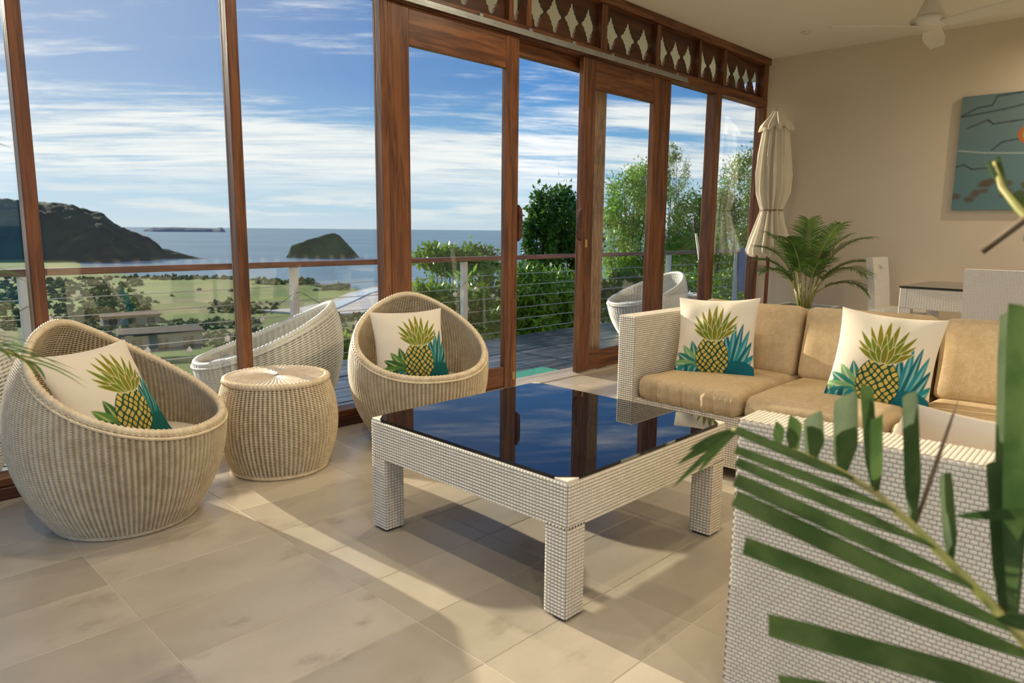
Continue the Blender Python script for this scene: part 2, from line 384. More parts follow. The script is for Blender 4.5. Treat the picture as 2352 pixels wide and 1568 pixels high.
# ---- window wall: fixed panes on the left
def window(name, x0, x1, z0, z1, postw_l, postw_r, y0=3.40, y1=3.475, sill=True, yp=3.45):
    w = thing(name, None, None, (0, 0, 0), kind='structure')
    if postw_l: MB().box(x0, x0+postw_l, y0, y1, 0.0 if not sill else 0.085, z1, 0.004).build('post', 'wood_v', w)
    if postw_r: MB().box(x1-postw_r, x1, y0, y1, 0.0 if not sill else 0.085, z1, 0.004).build('post', 'wood_v', w)
    MB().box(x0+postw_l, x1-postw_r, yp, yp+0.008, z0, z1).build('pane', 'glass', w)
    if sill:
        MB().box(x0, x1, 3.372, y1+0.04, 0.0, 0.050, 0.004).build('sill', 'wood_dark', w)
        MB().box(x0, x1, 3.385, y1+0.02, 0.050, 0.088, 0.003).build('bottom_rail', 'wood_h', w)
    return w
window('window_1', -1.07, -0.20, 0.088, ZC, 0.05, 0.0)
window('window_2', -0.20, 0.695, 0.088, ZC, 0.05, 0.0)
window('window_3', 0.695, 1.560, 0.088, ZC, 0.052, 0.0)
window('window_4', 1.560, 2.475, 0.088, ZC, 0.054, 0.050)
# fixed panes on the right of the sliding doors
window('window_5', 5.262, 6.115, 0.088, 2.345, 0.142, 0.0, y0=3.425, y1=3.525, yp=3.47)
window('window_6', 6.115, XW, 0.088, 2.345, 0.120, 0.068, y0=3.405, y1=3.50, yp=3.45)
# jambs of the opening behind the sliding doors
jm = thing('trim_1', None, None, kind='structure')
MB().box(4.470, 4.600, 3.490, 3.575, 0.0, 2.345, 0.004).build('jamb', 'wood_weathered', jm)
MB().box(2.500, 2.580, 3.490, 3.575, 0.0, 2.345, 0.004).build('jamb', 'wood_v', jm)
MB().box(2.580, 4.470, 3.490, 3.560, 2.262, 2.345, 0.004).build('header', 'wood_h', jm)
MB().box(2.500, 5.262, 3.372, 3.600, -0.012, 0.006, 0.003).build('threshold', 'tile', jm)
# beams under and over the fretwork
tb = thing('trim_2', None, None, kind='structure')
MB().box(2.425, XW, 3.405, 3.50, 2.345, 2.428, 0.004).build('lower_beam', 'wood_h', tb)
MB().box(2.425, XW, 3.385, 3.50, 2.748, ZC, 0.004).build('upper_beam', 'wood_h', tb)
fr = thing('trim_3', None, None, kind='structure')
studs = [(2.425, 2.50), (3.435, 3.478), (3.600, 3.648), (4.405, 4.475), (5.130, 5.192), (5.800, 5.842), (6.245, 6.302), (7.06, XW)]
for a, b in studs:
    MB().box(a, b, 3.408, 3.498, 2.428, 2.748, 0.003).build('stud', 'wood_v', fr)
def fret_panel(x0, x1):
    """board with a row of ogee-shaped cut-outs"""
    cu_ = bpy.data.curves.new('fret', 'CURVE'); cu_.dimensions = '2D'; cu_.fill_mode = 'BOTH'; cu_.extrude = 0.010
    def poly(pts):
        s = cu_.splines.new('POLY'); s.points.add(len(pts)-1); s.use_cyclic_u = True
        for p, q in zip(s.points, pts): p.co = (q[0], q[1], 0, 1)
    poly([(x0, 2.428), (x1, 2.428), (x1, 2.748), (x0, 2.748)])
    qd = [(0.0, 1.0), (0.17, 0.95), (0.24, 0.80), (0.26, 0.66), (0.40, 0.60), (0.44, 0.42), (0.58, 0.36), (0.66, 0.20), (0.88, 0.10), (1.0, 0.0)]
    hw, hh, zc = 0.098, 0.122, 2.575
    ring = [(a, b) for a, b in qd] + [(a, -b) for a, b in qd[-2::-1]] + [(-a, -b) for a, b in qd[1:]] + [(-a, b) for a, b in qd[-2:0:-1]]
    n = max(1, round((x1-x0)/0.208)); pitch = (x1-x0)/n
    hw = pitch*0.47
    for k in range(n):
        cx = x0 + pitch*(k+0.5)
        poly([(cx+a*hw, zc+b*hh) for a, b in ring])
    ob = bpy.data.objects.new('fret', cu_); me = bpy.data.meshes.new_from_object(ob)
    bpy.data.objects.remove(ob); me.materials.clear(); me.materials.append(MATS['wood_dark'])
    o = link('fret_board', me, fr); o.rotation_euler = (PI/2, 0, 0); o.location = (0, 3.462, 0)
    return o
for (a, b), (c, d) in zip(studs[:-1], studs[1:]): fret_panel(b, c)

# ---- sliding doors
def door(name, x0, x1, wl, wr, handle_x, lock, label=None):
    d = thing(name, None, None, (0, 0, 0), kind='structure')
    y0, y1 = 3.405, 3.450; zt = 2.343; z0 = 0.012
    MB().box(x0, x0+wl, y0, y1, z0, zt, 0.004).build('stile', 'wood_v', d)
    MB().box(x1-wr, x1, y0, y1, z0, zt, 0.004).build('stile', 'wood_v', d)
    MB().box(x0+wl, x1-wr, y0+0.004, y1-0.004, 2.132, zt, 0.003).build('top_rail', 'wood_h', d)
    MB().box(x0+wl, x1-wr, y0+0.004, y1-0.004, z0, 0.163, 0.003).build('bottom_rail', 'wood_h', d)
    MB().box(x0+wl-0.01, x1-wr+0.01, 3.424, 3.431, 0.15, 2.14).build('pane', 'glass', d)
    h = MB()
    pr = [(0.0, 1.020), (0.030, 1.045), (0.034, 1.10), (0.034, 1.19), (0.030, 1.235), (0.0, 1.265)]
    sg = handle_x[1]; hx = handle_x[0]
    v = []
    for yy in (3.392, 3.420):
        for a, b in pr: v.append((hx+sg*(a-0.062 if False else a), yy, b))
    n = len(pr); f = [tuple(range(n)), tuple(range(2*n-1, n-1, -1))] + [(k, (k+1) % n, n+(k+1) % n, n+k) for k in range(n)]
    h.add(v, f); h.build('handle', 'wood_dark', d)
    if lock:
        lx, lz = lock
        MB().box(lx-0.011, lx+0.011, 3.398, 3.406, lz-0.030, lz+0.030, 0.003).build('lock_plate', 'brass', d)
    return d
door('door_1', 2.480, 3.532, 0.146, 0.120, (3.530, 1), (3.50, 0.09))
door('door_2', 4.205, 5.240, 0.150, 0.120, (4.207, -1), (4.275, 1.00))
tk = thing('door_track', 'grey steel sliding door track fixed along the timber beam', 'track', (4.0, 3.40, 2.36))
MB().box(-1.56, 1.57, -0.030, 0.004, 0.000, 0.030, 0.003).build('rail', 'metal_grey', tk)
MB().box(-1.56, 1.57, -0.034, -0.026, -0.010, 0.006, 0.002).build('lip', 'metal_grey', tk)
for k in range(7):
    MB().box(-1.30+k*0.45, -1.27+k*0.45, -0.022, 0.004, 0.030, 0.048, 0.002).build('bracket', 'metal_grey', tk)

# ------------------------------------------------------------------ terrace
dk = thing('floor_terrace', None, None, kind='structure')
ys = 3.575; k = 0
while ys < 5.62:
    w = 0.128
    cut = [(-3.2, 2.1), (2.1, 6.3), (6.3, 12.4)] if k % 2 else [(-3.2, 0.4), (0.4, 4.6), (4.6, 8.9), (8.9, 12.4)]
    for a, b in cut:
        MB().box(a+0.003, b-0.003, ys, ys+w-0.007, -0.135, -0.10+0.003*math.sin(k*2.3+a), 0.003).build('plank', 'deck', dk)
    ys += w; k += 1
MB().box(-3.2, 12.4, 3.55, 5.66, -0.32, -0.136).build('deck_frame', 'wood_dark', dk)

rl = thing('terrace_railing', 'wooden handrail on white posts with thin steel cables along the terrace edge', 'railing', (0, 5.60, -0.10))
MB().box(-3.0, 13.4, -0.045, 0.045, 0.865, 0.912, 0.006).build('handrail', 'wood_rail', rl)
for x in (-0.88, 1.10, 3.05, 5.00, 6.97, 8.95, 11.0, 12.9):
    MB().box(x-0.030, x+0.030, -0.030, 0.030, -0.2, 0.865, 0.004).build('post', 'white_paint', rl)
for i in range(6):
    z = 0.705 - i*0.128
    MB().tube([(-3.0, 0, z), (13.4, 0, z)], 0.0035, 6).build('cable', 'steel', rl)
MB().box(12.4, 13.4, -0.3, 0.1, -0.3, -0.02).build('edge_beam', 'wood_dark', rl)

# ------------------------------------------------------------------ woven round furniture
def prof_fn(pts):
    zs = np.array([p[0] for p in pts]); rs = np.array([p[1] for p in pts]); co = np.polyfit(zs, rs, min(4, len(pts)-1))
    return lambda z: np.polyval(co, z)
def weave_shell(name, prof, zlo, zhi, nrib, rows, sub, out, amp, th, mat):
    """rows of round weavers bulging over upright stakes; zhi is a function of the angle"""
    M = nrib*sub; a = 2*PI*np.arange(M)/M
    zt = zhi(a) if callable(zhi) else np.full(M, zhi); zb = zlo(a) if callable(zlo) else np.full(M, zlo)
    pitch = (zt-zb)/rows; c = 0.5+0.5*np.cos(nrib*a)
    V = []
    for j in range(rows):
        z = zb + pitch*(j+0.5); hh = pitch*(0.215+0.305*c)
        for s in (-1, 0, 1):
            zc = z + s*hh
            r = prof(zc) + out*(amp*c - (th if s else 0.0))
            V.append(np.stack([r*np.cos(a), r*np.sin(a), zc], -1))
    V = np.concatenate(V); Q = []
    base = grid_quads(M, 3, wrap=True)
    if out < 0: base = base[:, ::-1]
    Q = (base[None] + (np.arange(rows)*3*M)[:, None, None]).reshape(-1, 4)
    return np_mesh(name, V, Q, mat, smooth=True)

def rope_ring(path, rad, tw, n=8, sub=1, amp=0.25):
    """closed braided ring along path (N,3)"""
    N_ = len(path); t = np.roll(path, -1, 0) - np.roll(path, 1, 0); t /= np.linalg.norm(t, axis=1)[:, None]
    up = np.array([0, 0, 1.0]); sd = np.cross(t, up); sd /= np.linalg.norm(sd, axis=1)[:, None]; u2 = np.cross(sd, t)
    V = []
    for k in range(n):
        ph = 2*PI*k/n; rr = rad*(1+amp*np.cos(2*ph + tw*2*PI*np.arange(N_)/N_))
        V.append(path + (sd*math.cos(ph) + u2*math.sin(ph))*rr[:, None])
    V = np.stack(V, 1).reshape(-1, 3)
    i = np.arange(N_); k = np.arange(n); I, K = np.meshgrid(i, k, indexing='ij'); I2 = (I+1) % N_; K2 = (K+1) % n
    return V, np.stack([I*n+K, I2*n+K, I2*n+K2, I*n+K2], -1).reshape(-1, 4)

def tub_chair(scale, zf, zb, nrib, rows, sub, mat, mat_seat, mat_liner, seat_z=0.285):
    """low round chair with a slanted rim; front is +X. returns list of (part name, mesh)"""
    prof = prof_fn([(0, 0.238), (0.10, 0.300), (0.22, 0.347), (0.34, 0.366), (0.48, 0.356), (0.62, 0.310), (0.74, 0.232)])
    th = 0.027
    rim = lambda a: zf + (zb-zf)*((1-np.cos(a))*0.5)**1.32
    inner = lambda z: prof(z) - th
    P = []
    S = lambda me: (me.transform(Matrix.Scale(scale, 4)), me)[1]
    P.append(('shell', S(weave_shell('shell', prof, 0.015, rim, nrib, rows, sub, 1, 0.0060, 0.0045, mat))))
    P.append(('inner_shell', S(weave_shell('inner_shell', inner, seat_z-0.01, rim, nrib, max(14, int(rows*0.62)), sub, -1, 0.004, 0.005, mat))))
    a = 2*PI*np.arange(360)/360; z = rim(a)
    ctr = np.stack([(prof(z)-th*0.5)*np.cos(a), (prof(z)-th*0.5)*np.sin(a), z+0.004], -1)
    v, q = rope_ring(ctr, 0.0145, 118, 10, amp=0.20); P.append(('rim', S(np_mesh('rim', v, q, mat, True))))
    # two thin wrapped cords along the rim
    r2 = np.stack([(prof(z)+0.003)*np.cos(a), (prof(z)+0.003)*np.sin(a), z-0.012], -1)
    v, q = rope_ring(r2, 0.0060, 150, 6, amp=0.25); P.append(('rim_cord', S(np_mesh('rim_cord', v, q, mat, True))))
    rb = np.stack([0.238*np.cos(a), 0.238*np.sin(a), np.full(360, 0.011)], -1)
    v, q = rope_ring(rb, 0.011, 60, 8, amp=0.1); P.append(('base_ring', S(np_mesh('base_ring', v, q, mat, True))))
    Ml = 72; al_ = 2*PI*np.arange(Ml)/Ml; zl = [0.02+(rim(al_)-0.02)*t for t in np.linspace(0, 1, 14)]
    vl = np.concatenate([np.stack([(prof(z_)-th*0.55)*np.cos(al_), (prof(z_)-th*0.55)*np.sin(al_), z_], -1) for z_ in zl])
    P.append(('light_block_liner', S(np_mesh('light_block_liner', vl, grid_quads(Ml, 14, True), mat_liner, True))))  # sheet added between the shells to stop sun leaking through the weave
    ri = float(inner(np.array([seat_z]))[0])
    pf = [(0.0001, seat_z+0.020), (ri*0.5, seat_z+0.018), (ri*0.82, seat_z+0.012), (ri*0.97, seat_z-0.002), (ri*0.97, seat_z-0.03)]
    P.append(('seat', S(MB().lathe([(r, zz_) for r, zz_ in pf][::-1], 64).mesh('seat', mat_seat, True))))
    return P

def place_chair(parts, name, label, cat, loc, rz, group):
    t = thing(name, label, cat, loc, rz, group)
    for n, me in parts: link(n, me, t)
    return t
CH = tub_chair(1.0, 0.372, 0.735, 112, 84, 4, 'rattan', 'seat_pad', 'rattan_gap_shade')
place_chair(CH, 'rattan_chair', 'round natural rattan tub chair nearest the left edge beside the rattan stool', 'chair', (0.832, 2.872, 0), math.radians(-50), 'rattan tub chairs')
place_chair(CH, 'rattan_chair', 'round natural rattan tub chair in front of the timber door post behind coffee table', 'chair', (2.325, 2.965, 0), math.radians(-112), 'rattan tub chairs')

WC = tub_chair(1.24, 0.30, 0.575, 70, 40, 3, 'white_outdoor', 'white_outdoor', 'white_outdoor')
place_chair(WC, 'outdoor_chair', 'large white woven tub chair on the terrace behind the rattan stool', 'chair', (2.10, 4.20, -0.10), math.radians(150), 'white terrace chairs')
place_chair(WC, 'outdoor_chair', 'large white woven tub chair on the terrace seen through the right sliding door', 'chair', (6.95, 4.62, -0.10), math.radians(150), 'white terrace chairs')
place_chair(WC, 'outdoor_chair', 'white woven terrace chair outside at the far left behind the rattan chair', 'chair', (0.28, 4.02, -0.10), math.radians(150), 'white terrace chairs')

def stool(name, label, loc, mat, mat_top, nrib, rows, sub, h=0.432, sc=1.0):
    t = thing(name, label, 'stool', loc)
    prof = prof_fn([(0, 0.208), (0.08, 0.240), (0.18, 0.262), (0.28, 0.262), (0.38, 0.240), (0.43, 0.222)])
    link('shell', weave_shell('shell', prof, 0.015, h-0.012, nrib, rows, sub, 1, 0.0060, 0.0045, mat), t)
    MB().lathe([(0.18, 0.01), (0.205, 0.08), (0.225, 0.18), (0.225, 0.28), (0.205, 0.38), (0.18, h-0.012)], 48).build('light_block_liner', 'rattan_gap_shade' if mat == 'rattan' else mat, t, True)  # inner barrel added to block light behind the weave
    a = 2*PI*np.arange(300)/300
    v, q = rope_ring(np.stack([0.208*np.cos(a), 0.208*np.sin(a), np.full(300, 0.011)], -1), 0.011, 60, 8, amp=0.1); link('base_ring', np_mesh('base_ring', v, q, mat, True), t)
    v, q = rope_ring(np.stack([0.222*np.cos(a), 0.222*np.sin(a), np.full(300, h-0.012)], -1), 0.015, 80, 8, amp=0.25); link('rim', np_mesh('rim', v, q, mat, True), t)
    # top of radiating canes
    n = 64; V = []; Q = []; M = n*4; an = 2*PI*np.arange(M)/M; rs = np.linspace(0.012, 0.222, 14)
    for r in rs:
        c = 0.5+0.5*np.cos(n*an); V.append(np.stack([r*np.cos(an), r*np.sin(an), h + 0.004*c*min(1, r/0.08) - 0.003*(r/0.222)**4], -1))
    link('top', np_mesh('top', np.concatenate(V), grid_quads(M, len(rs), True), mat_top, True), t)
    return t
stool('rattan_stool', 'barrel-shaped natural rattan stool between the two rattan chairs', (1.530, 3.00, 0), 'rattan', 'rattan_pale', 78, 54, 4)
stool('outdoor_stool', 'low white woven stool on the terrace beyond the sofa arm', (7.85, 4.55, -0.10), 'white_outdoor', 'white_outdoor', 50, 30, 3)

# ------------------------------------------------------------------ white woven box furniture
class Weave:
    """flat basket weave: pads standing proud of a backing plane"""
    def __init__(s): s.V = []; s.n = 0; s.Q = []
    def panel(s, o, U, Vv, lu, lv, pu=0.0128, pv=0.0105, h=0.0026, stagger=0.0):
        o = np.array(o, float); U = np.array(U, float); Vv = np.array(Vv, float); Nn = np.cross(U, Vv)
        nu = max(1, round(lu/pu)); nv = max(1, round(lv/pv)); pu = lu/nu; pv = lv/nv
        I, J = np.meshgrid(np.arange(nu), np.arange(nv)); I = I.ravel(); J = J.ravel()
        cu_ = (I+0.5+stagger*((J % 2)-0.5))*pu; cu_ = np.clip(cu_, pu*0.5, lu-pu*0.5); cv = (J+0.5)*pv
        k = []
        for (a, b, hh) in ((-.45, -.42, 0), (.45, -.42, 0), (.45, .42, 0), (-.45, .42, 0), (-.30, -.26, h), (.30, -.26, h), (.30, .26, h), (-.30, .26, h)):
            k.append(o + (cu_+a*pu)[:, None]*U + (cv+b*pv)[:, None]*Vv + hh*Nn)
        P = np.stack(k, 1).reshape(-1, 3); m = len(I)
        q = np.array([(4, 5, 6, 7), (0, 1, 5, 4), (1, 2, 6, 5), (2, 3, 7, 6), (3, 0, 4, 7)])
        s.Q.append((q[None] + (np.arange(m)*8)[:, None, None]).reshape(-1, 4) + s.n)
        s.V.append(P); s.n += len(P)
    def block(s, x0, x1, y0, y1, z0, z1, faces='xyXYZ', **kw):
        e = 0.001; dx, dy, dz = x1-x0, y1-y0, z1-z0
        if 'y' in faces: s.panel((x0, y0-e, z0), (1, 0, 0), (0, 0, 1), dx, dz, **kw)
        if 'Y' in faces: s.panel((x1, y1+e, z0), (-1, 0, 0), (0, 0, 1), dx, dz, **kw)
        if 'x' in faces: s.panel((x0-e, y1, z0), (0, -1, 0), (0, 0, 1), dy, dz, **kw)
        if 'X' in faces: s.panel((x1+e, y0, z0), (0, 1, 0), (0, 0, 1), dy, dz, **kw)
        if 'Z' in faces: s.panel((x0, y0, z1+e), (1, 0, 0), (0, 1, 0), dx, dy, **kw)
    def build(s, name, mat, parent): return link(name, np_mesh(name, np.concatenate(s.V), np.concatenate(s.Q), mat, True), parent)

def wicker_part(name, parent, blocks, **kw):
    """core boxes with woven skin; the core is the part, its skin a sub-part"""
    c = MB()
    for b in blocks: c.box(*b[:6], 0.003)
    core = c.build(name, 'white_wicker_gap', parent)
    w = Weave()
    for b in blocks: w.block(*b[:6], faces=b[6] if len(b) > 6 else 'xyXYZ', **kw)
    w.build('weave', 'white_wicker', core)
    return core

# coffee table
ct = thing('coffee_table', 'square white woven coffee table with a black mirror glass top', 'table', (1.445, 1.192, 0))
TW, TD, TH, LG = 0.885, 0.930, 0.418, 0.078
for (a, b) in ((0, 0), (1, 0), (0, 1), (1, 1)):
    x0 = a*(TW-LG); y0 = b*(TD-LG)
    wicker_part('leg', ct, [(x0, x0+LG, y0, y0+LG, 0.008, 0.285, 'xyXY')], pu=0.0125, pv=0.0105)
    MB().box(x0+0.006, x0+LG-0.006, y0+0.006, y0+LG-0.006, 0.0, 0.009, 0.002).build('foot', 'foot_black', ct)
wicker_part('apron', ct, [(0, TW, 0, 0.05, 0.275, TH-0.008, 'xyX')])
wicker_part('apron', ct, [(0, TW, TD-0.05, TD, 0.275, TH-0.008, 'xYX')])
wicker_part('apron', ct, [(0, 0.05, 0.05, TD-0.05, 0.275, TH-0.008, 'xX')])
wicker_part('apron', ct, [(TW-0.05, TW, 0.05, TD-0.05, 0.275, TH-0.008, 'xX')])
for (a, b) in ((0, 0), (1, 0), (0, 1), (1, 1)):
    x0 = a*(TW-0.05); y0 = b*(TD-0.05)
    MB().box(x0, x0+0.05, y0, y0+0.05, TH-0.012, TH+0.001, 0.002).build('corner_cap', 'white_wicker', ct)
g = MB(); c = 0.045; e = 0.004
pl = [(c, e), (TW-c, e), (TW-e, c), (TW-e, TD-c), (TW-c, TD-e), (c, TD-e), (e, TD-c), (e, c)]
v = [(x, y, TH-0.006) for x, y in pl] + [(x, y, TH+0.0035) for x, y in pl]
g.add(v, [tuple(range(7, -1, -1)), tuple(range(8, 16))] + [(k, (k+1) % 8, 8+(k+1) % 8, 8+k) for k in range(8)])
g.build('glass_top', 'black_glass', ct)

def cushion(name, w, d, h, r=0.05, bulge=0.014, seed=0, n=13, wrinkle=0.0, front=None):
    """soft box cushion centred on x,y, resting on z=0"""
    s = np.linspace(-1, 1, n); V = []; Q = []; base = 0
    for ax in range(3):
        for sg in (-1, 1):
            A, B = np.meshgrid(s, s); P = np.zeros((n*n, 3)); b, c = (ax+1) % 3, (ax+2) % 3
            P[:, ax] = sg; P[:, b] = A.ravel(); P[:, c] = B.ravel()
            q = grid_quads(n, n) + base
            if sg < 0: q = q[:, ::-1]
            V.append(P); Q.append(q); base += n*n
    P = np.concatenate(V); hs = np.array([w/2, d/2, h/2]); X = P*hs
    inner = np.clip(X, -(hs-r), hs-r); dv = X-inner; ln = np.linalg.norm(dv, axis=1); ln[ln == 0] = 1
    ext = np.max(np.abs(dv), axis=1)
    X = inner + dv/ln[:, None]*np.minimum(r, np.where(ext > 0, r, 0))[:, None]
    u = np.clip(P[:, 0], -1, 1); v_ = np.clip(P[:, 1], -1, 1)
    X[:, 2] += np.sign(P[:, 2])*bulge*np.clip(1-u**2, 0, 1)*np.clip(1-v_**2, 0, 1)
    g_ = np.random.default_rng(seed)
    for _ in range(6):
        k = g_.normal(size=3)*9; ph = g_.uniform(0, 6); am = g_.normal(size=3)*0.0022
        X += np.sin(X@k+ph)[:, None]*am
    if wrinkle:
        fr_ = np.clip(-(X[:, 0]+w/2-0.05)/0.05, 0, 1)
        X[:, 0] -= wrinkle*fr_*np.sin(X[:, 1]*170+3*np.sin(X[:, 1]*31))*np.abs(np.sin(X[:, 1]*23+1))
        X[:, 2] += wrinkle*0.5*fr_*np.sin(X[:, 1]*90)
    X[:, 2] += h/2
    # weld the six patches
    key = np.round(X*4000).astype(np.int64); _, idx, inv = np.unique(key, axis=0, return_index=True, return_inverse=True)
    Q = inv.ravel()[np.concatenate(Q)]
    return np_mesh(name, X[idx], Q, 'cushion', True)

# long sofa along the room, facing the table
s1 = thing('sofa', 'three-seat white woven sofa with tan cushions along the right side', 'sofa', (2.85, 0.0, 0))
SY0, SY1 = 0.13, 2.045
wicker_part('base', s1, [(0.02, 0.86, SY0+0.09, SY1-0.09, 0.055, 0.285, 'xZ')])
wicker_part('armrest', s1, [(0.0, 0.88, SY1-0.092, SY1, 0.03, 0.688, 'xyYZ')])
wicker_part('armrest', s1, [(0.0, 0.88, SY0, SY0+0.09, 0.03, 0.688, 'xyYZ')])
wicker_part('back_panel', s1, [(0.80, 0.88, SY0+0.09, SY1-0.092, 0.03, 0.64, 'xXZ')])
for (x, y) in ((0.03, SY0+0.02), (0.80, SY0+0.02), (0.03, SY1-0.08), (0.80, SY1-0.08)):
    MB().box(x, x+0.05, y, y+0.05, 0.0, 0.031, 0.002).build('foot', 'foot_black', s1)
yy = [SY1-0.095, 1.397, 0.806, SY0+0.092]
for i in range(3):
    a, b = yy[i+1]+0.004, yy[i]-0.004
    link('seat_cushion', cushion('seat_cushion', 0.74, b-a, 0.118, 0.045, 0.012, i, n=65 if i == 0 else 17, wrinkle=0.008 if i == 0 else 0.0), s1, (0.375, (a+b)/2, 0.284))
    o = link('back_cushion', cushion('back_cushion', 0.36, b-a-0.006, 0.15, 0.036, 0.012, 10+i, n=17), s1, (0.735, (a+b)/2, 0.540))
    o.rotation_euler = (0, math.radians(-78), 0)
# second sofa facing the window, its arm towards the camera
s2 = thing('loveseat', 'white woven sofa section in the right foreground with its arm behind the palm frond', 'sofa', (1.515, -0.05, 0), math.radians(2.6))
wicker_part('armrest', s2, [(0.0, 0.115, 0.0, 0.775, 0.03, 0.680, 'xyYXZ')], stagger=0.5, pu=0.0140, pv=0.0096, h=0.0010)
wicker_part('base', s2, [(0.115, 1.26, 0.05, 0.745, 0.055, 0.285, 'YZ')])
wicker_part('back_panel', s2, [(0.115, 1.26, -0.0, 0.085, 0.03, 0.640, 'yYZ')])
for (x, y) in ((0.02, 0.03), (0.02, 0.69), (1.20, 0.03), (1.20, 0.69)):
    MB().box(x, x+0.05, y, y+0.05, 0.0, 0.056 if x > 1 else 0.031, 0.002).build('foot', 'foot_black', s2)
link('seat_cushion', cushion('seat_cushion', 0.565, 0.66, 0.115, 0.045, 0.012, 31), s2, (0.40, 0.415, 0.286))
link('seat_cushion', cushion('seat_cushion', 0.565, 0.66, 0.115, 0.045, 0.012, 32), s2, (0.972, 0.415, 0.286))

# ------------------------------------------------------------------ printed pillows
def sm(x, w=0.012): return np.clip(0.5 - x/w, 0, 1)      # soft inside mask of a signed distance
def over(img, mask, col):
    c = np.asarray(col, float); img[:] = img*(1-mask[..., None]) + c*mask[..., None]
def blade(u, v, b, t, w, curve=0.0, p=0.75):
    b = np.array(b); t = np.array(t); L = np.hypot(*(t-b)); d = (t-b)/L; nn = np.array((-d[1], d[0]))
    s = ((u-b[0])*d[0]+(v-b[1])*d[1])/L; q = (u-b[0])*nn[0]+(v-b[1])*nn[1] - curve*np.clip(s, 0, 1)**2
    wd = w*np.clip(np.sin(PI*np.clip(0.18+0.82*s, 0, 1)), 0, 1)**p
    return np.maximum(np.abs(q)-wd, np.maximum(-s, s-1)*L)
def print_pineapple(n, deep):
    s = np.linspace(0, 1, n); u, v = np.meshgrid(s, s); u = u - (0.09 if deep else 0.0)
    img = np.empty((n, n, 3)); img[:] = (0.80, 0.73, 0.60)
    teal = [(0.010, 0.115, 0.105), (0.020, 0.21, 0.20), (0.16, 0.36, 0.32)] if deep else [(0.008, 0.13, 0.17), (0.02, 0.25, 0.29), (0.24, 0.47, 0.46)]
    # right-hand split leaf
    for i, (tx, ty, w) in enumerate([(0.70, 0.56, 0.055), (0.80, 0.64, 0.050), (0.885, 0.66, 0.045), (0.965, 0.58, 0.045), (1.0, 0.44, 0.05), (1.02, 0.28, 0.05), (1.0, 0.13, 0.05)]):
        over(img, sm(blade(u, v, (0.68+0.02*i, 0.02), (tx, ty), w, 0.03)), teal[i % 2])
        over(img, sm(blade(u, v, (0.70+0.02*i, 0.06), (tx-0.01, ty-0.05), w*0.30, 0.03)), teal[2])
    over(img, sm(np.hypot((u-0.82)/0.24, (v-0.04)/0.17)-1, 0.1), teal[0])
    # left-hand leaf
    lg = [(0.045, 0.13, 0.035), (0.11, 0.25, 0.055), (0.42, 0.50, 0.20)] if deep else [(0.03, 0.20, 0.17), (0.20, 0.40, 0.17), (0.50, 0.62, 0.42)]
    over(img, sm(np.hypot((u-0.24)/0.20, (v-0.14)/0.15)-1, 0.08), lg[0])
    for i in range(7):
        an = math.radians(100+i*22); b = (0.32, 0.10); t = (0.32+0.36*math.cos(an), 0.10+0.34*math.sin(an))
        over(img, sm(blade(u, v, b, t, 0.062, 0.02)), lg[1 if i % 2 else 0]); over(img, sm(blade(u, v, b, t, 0.010, 0.02)), lg[2])
    for i in range(5):
        over(img, sm(blade(u, v, (0.02+0.07*i, -0.02), (0.00+0.09*i, 0.14), 0.03)), teal[i % 2])
        over(img, sm(blade(u, v, (0.05+0.07*i, -0.02), (0.05+0.08*i, 0.10), 0.008)), teal[2])
    # fruit: yellow cells over dark green
    cx, cy, rx, ry = 0.50, 0.225, 0.205, 0.275
    body = np.hypot((u-cx)/rx, (v-cy)/ry)
    over(img, sm(body-1, 0.04), (0.015, 0.075, 0.045))
    uw = u + 0.010*np.sin(v*31+u*17); vw = v + 0.010*np.sin(u*29-v*13)
    a = (uw-cx)/0.074 + (vw-cy)/0.090; b = (uw-cx)/0.074 - (vw-cy)/0.090
    fa = a-np.floor(a)-0.5; fb = b-np.floor(b)-0.5; cell = (np.abs(fa)**3.5+np.abs(fb)**3.5)**(1/3.5)
    tint = np.sin(np.floor(a)*12.9+np.floor(b)*78.2)*0.5+0.5
    cm = sm(cell-0.37, 0.10)*sm(body-0.97, 0.04)
    colr = np.stack([0.50+0.18*tint, 0.38+0.12*tint, 0.055+0.05*tint], -1)
    img[:] = img*(1-cm[..., None]) + colr*cm[..., None]
    ring = sm(np.abs(cell-0.27)-0.03, 0.05)*sm(body-0.95, 0.04)*0.55
    over(img, ring, (0.74, 0.62, 0.28))
    # crown
    by = 0.47
    for L, angs, w in ((0.44, (-4,), 0.030), (0.41, (-17, 13), 0.028), (0.39, (-31, 29, -46, 44), 0.024), (0.33, (-60, 57), 0.021), (0.28, (-72, 70, -38, 37, -9, 12), 0.025), (0.18, (-64, 62, -34, 32, 0), 0.027)):
        for an in angs:
            t = (0.52+L*math.sin(math.radians(an)), by+L*math.cos(math.radians(an))); b = (0.52+0.25*(t[0]-0.52)*0.4, by-0.02)
            dd = blade(u, v, b, t, w, 0.02*np.sign(an))
            over(img, sm(dd-0.006, 0.006), (0.70, 0.66, 0.38)); over(img, sm(dd, 0.006), (0.205+0.05*math.sin(an), 0.215, 0.018))
    return img
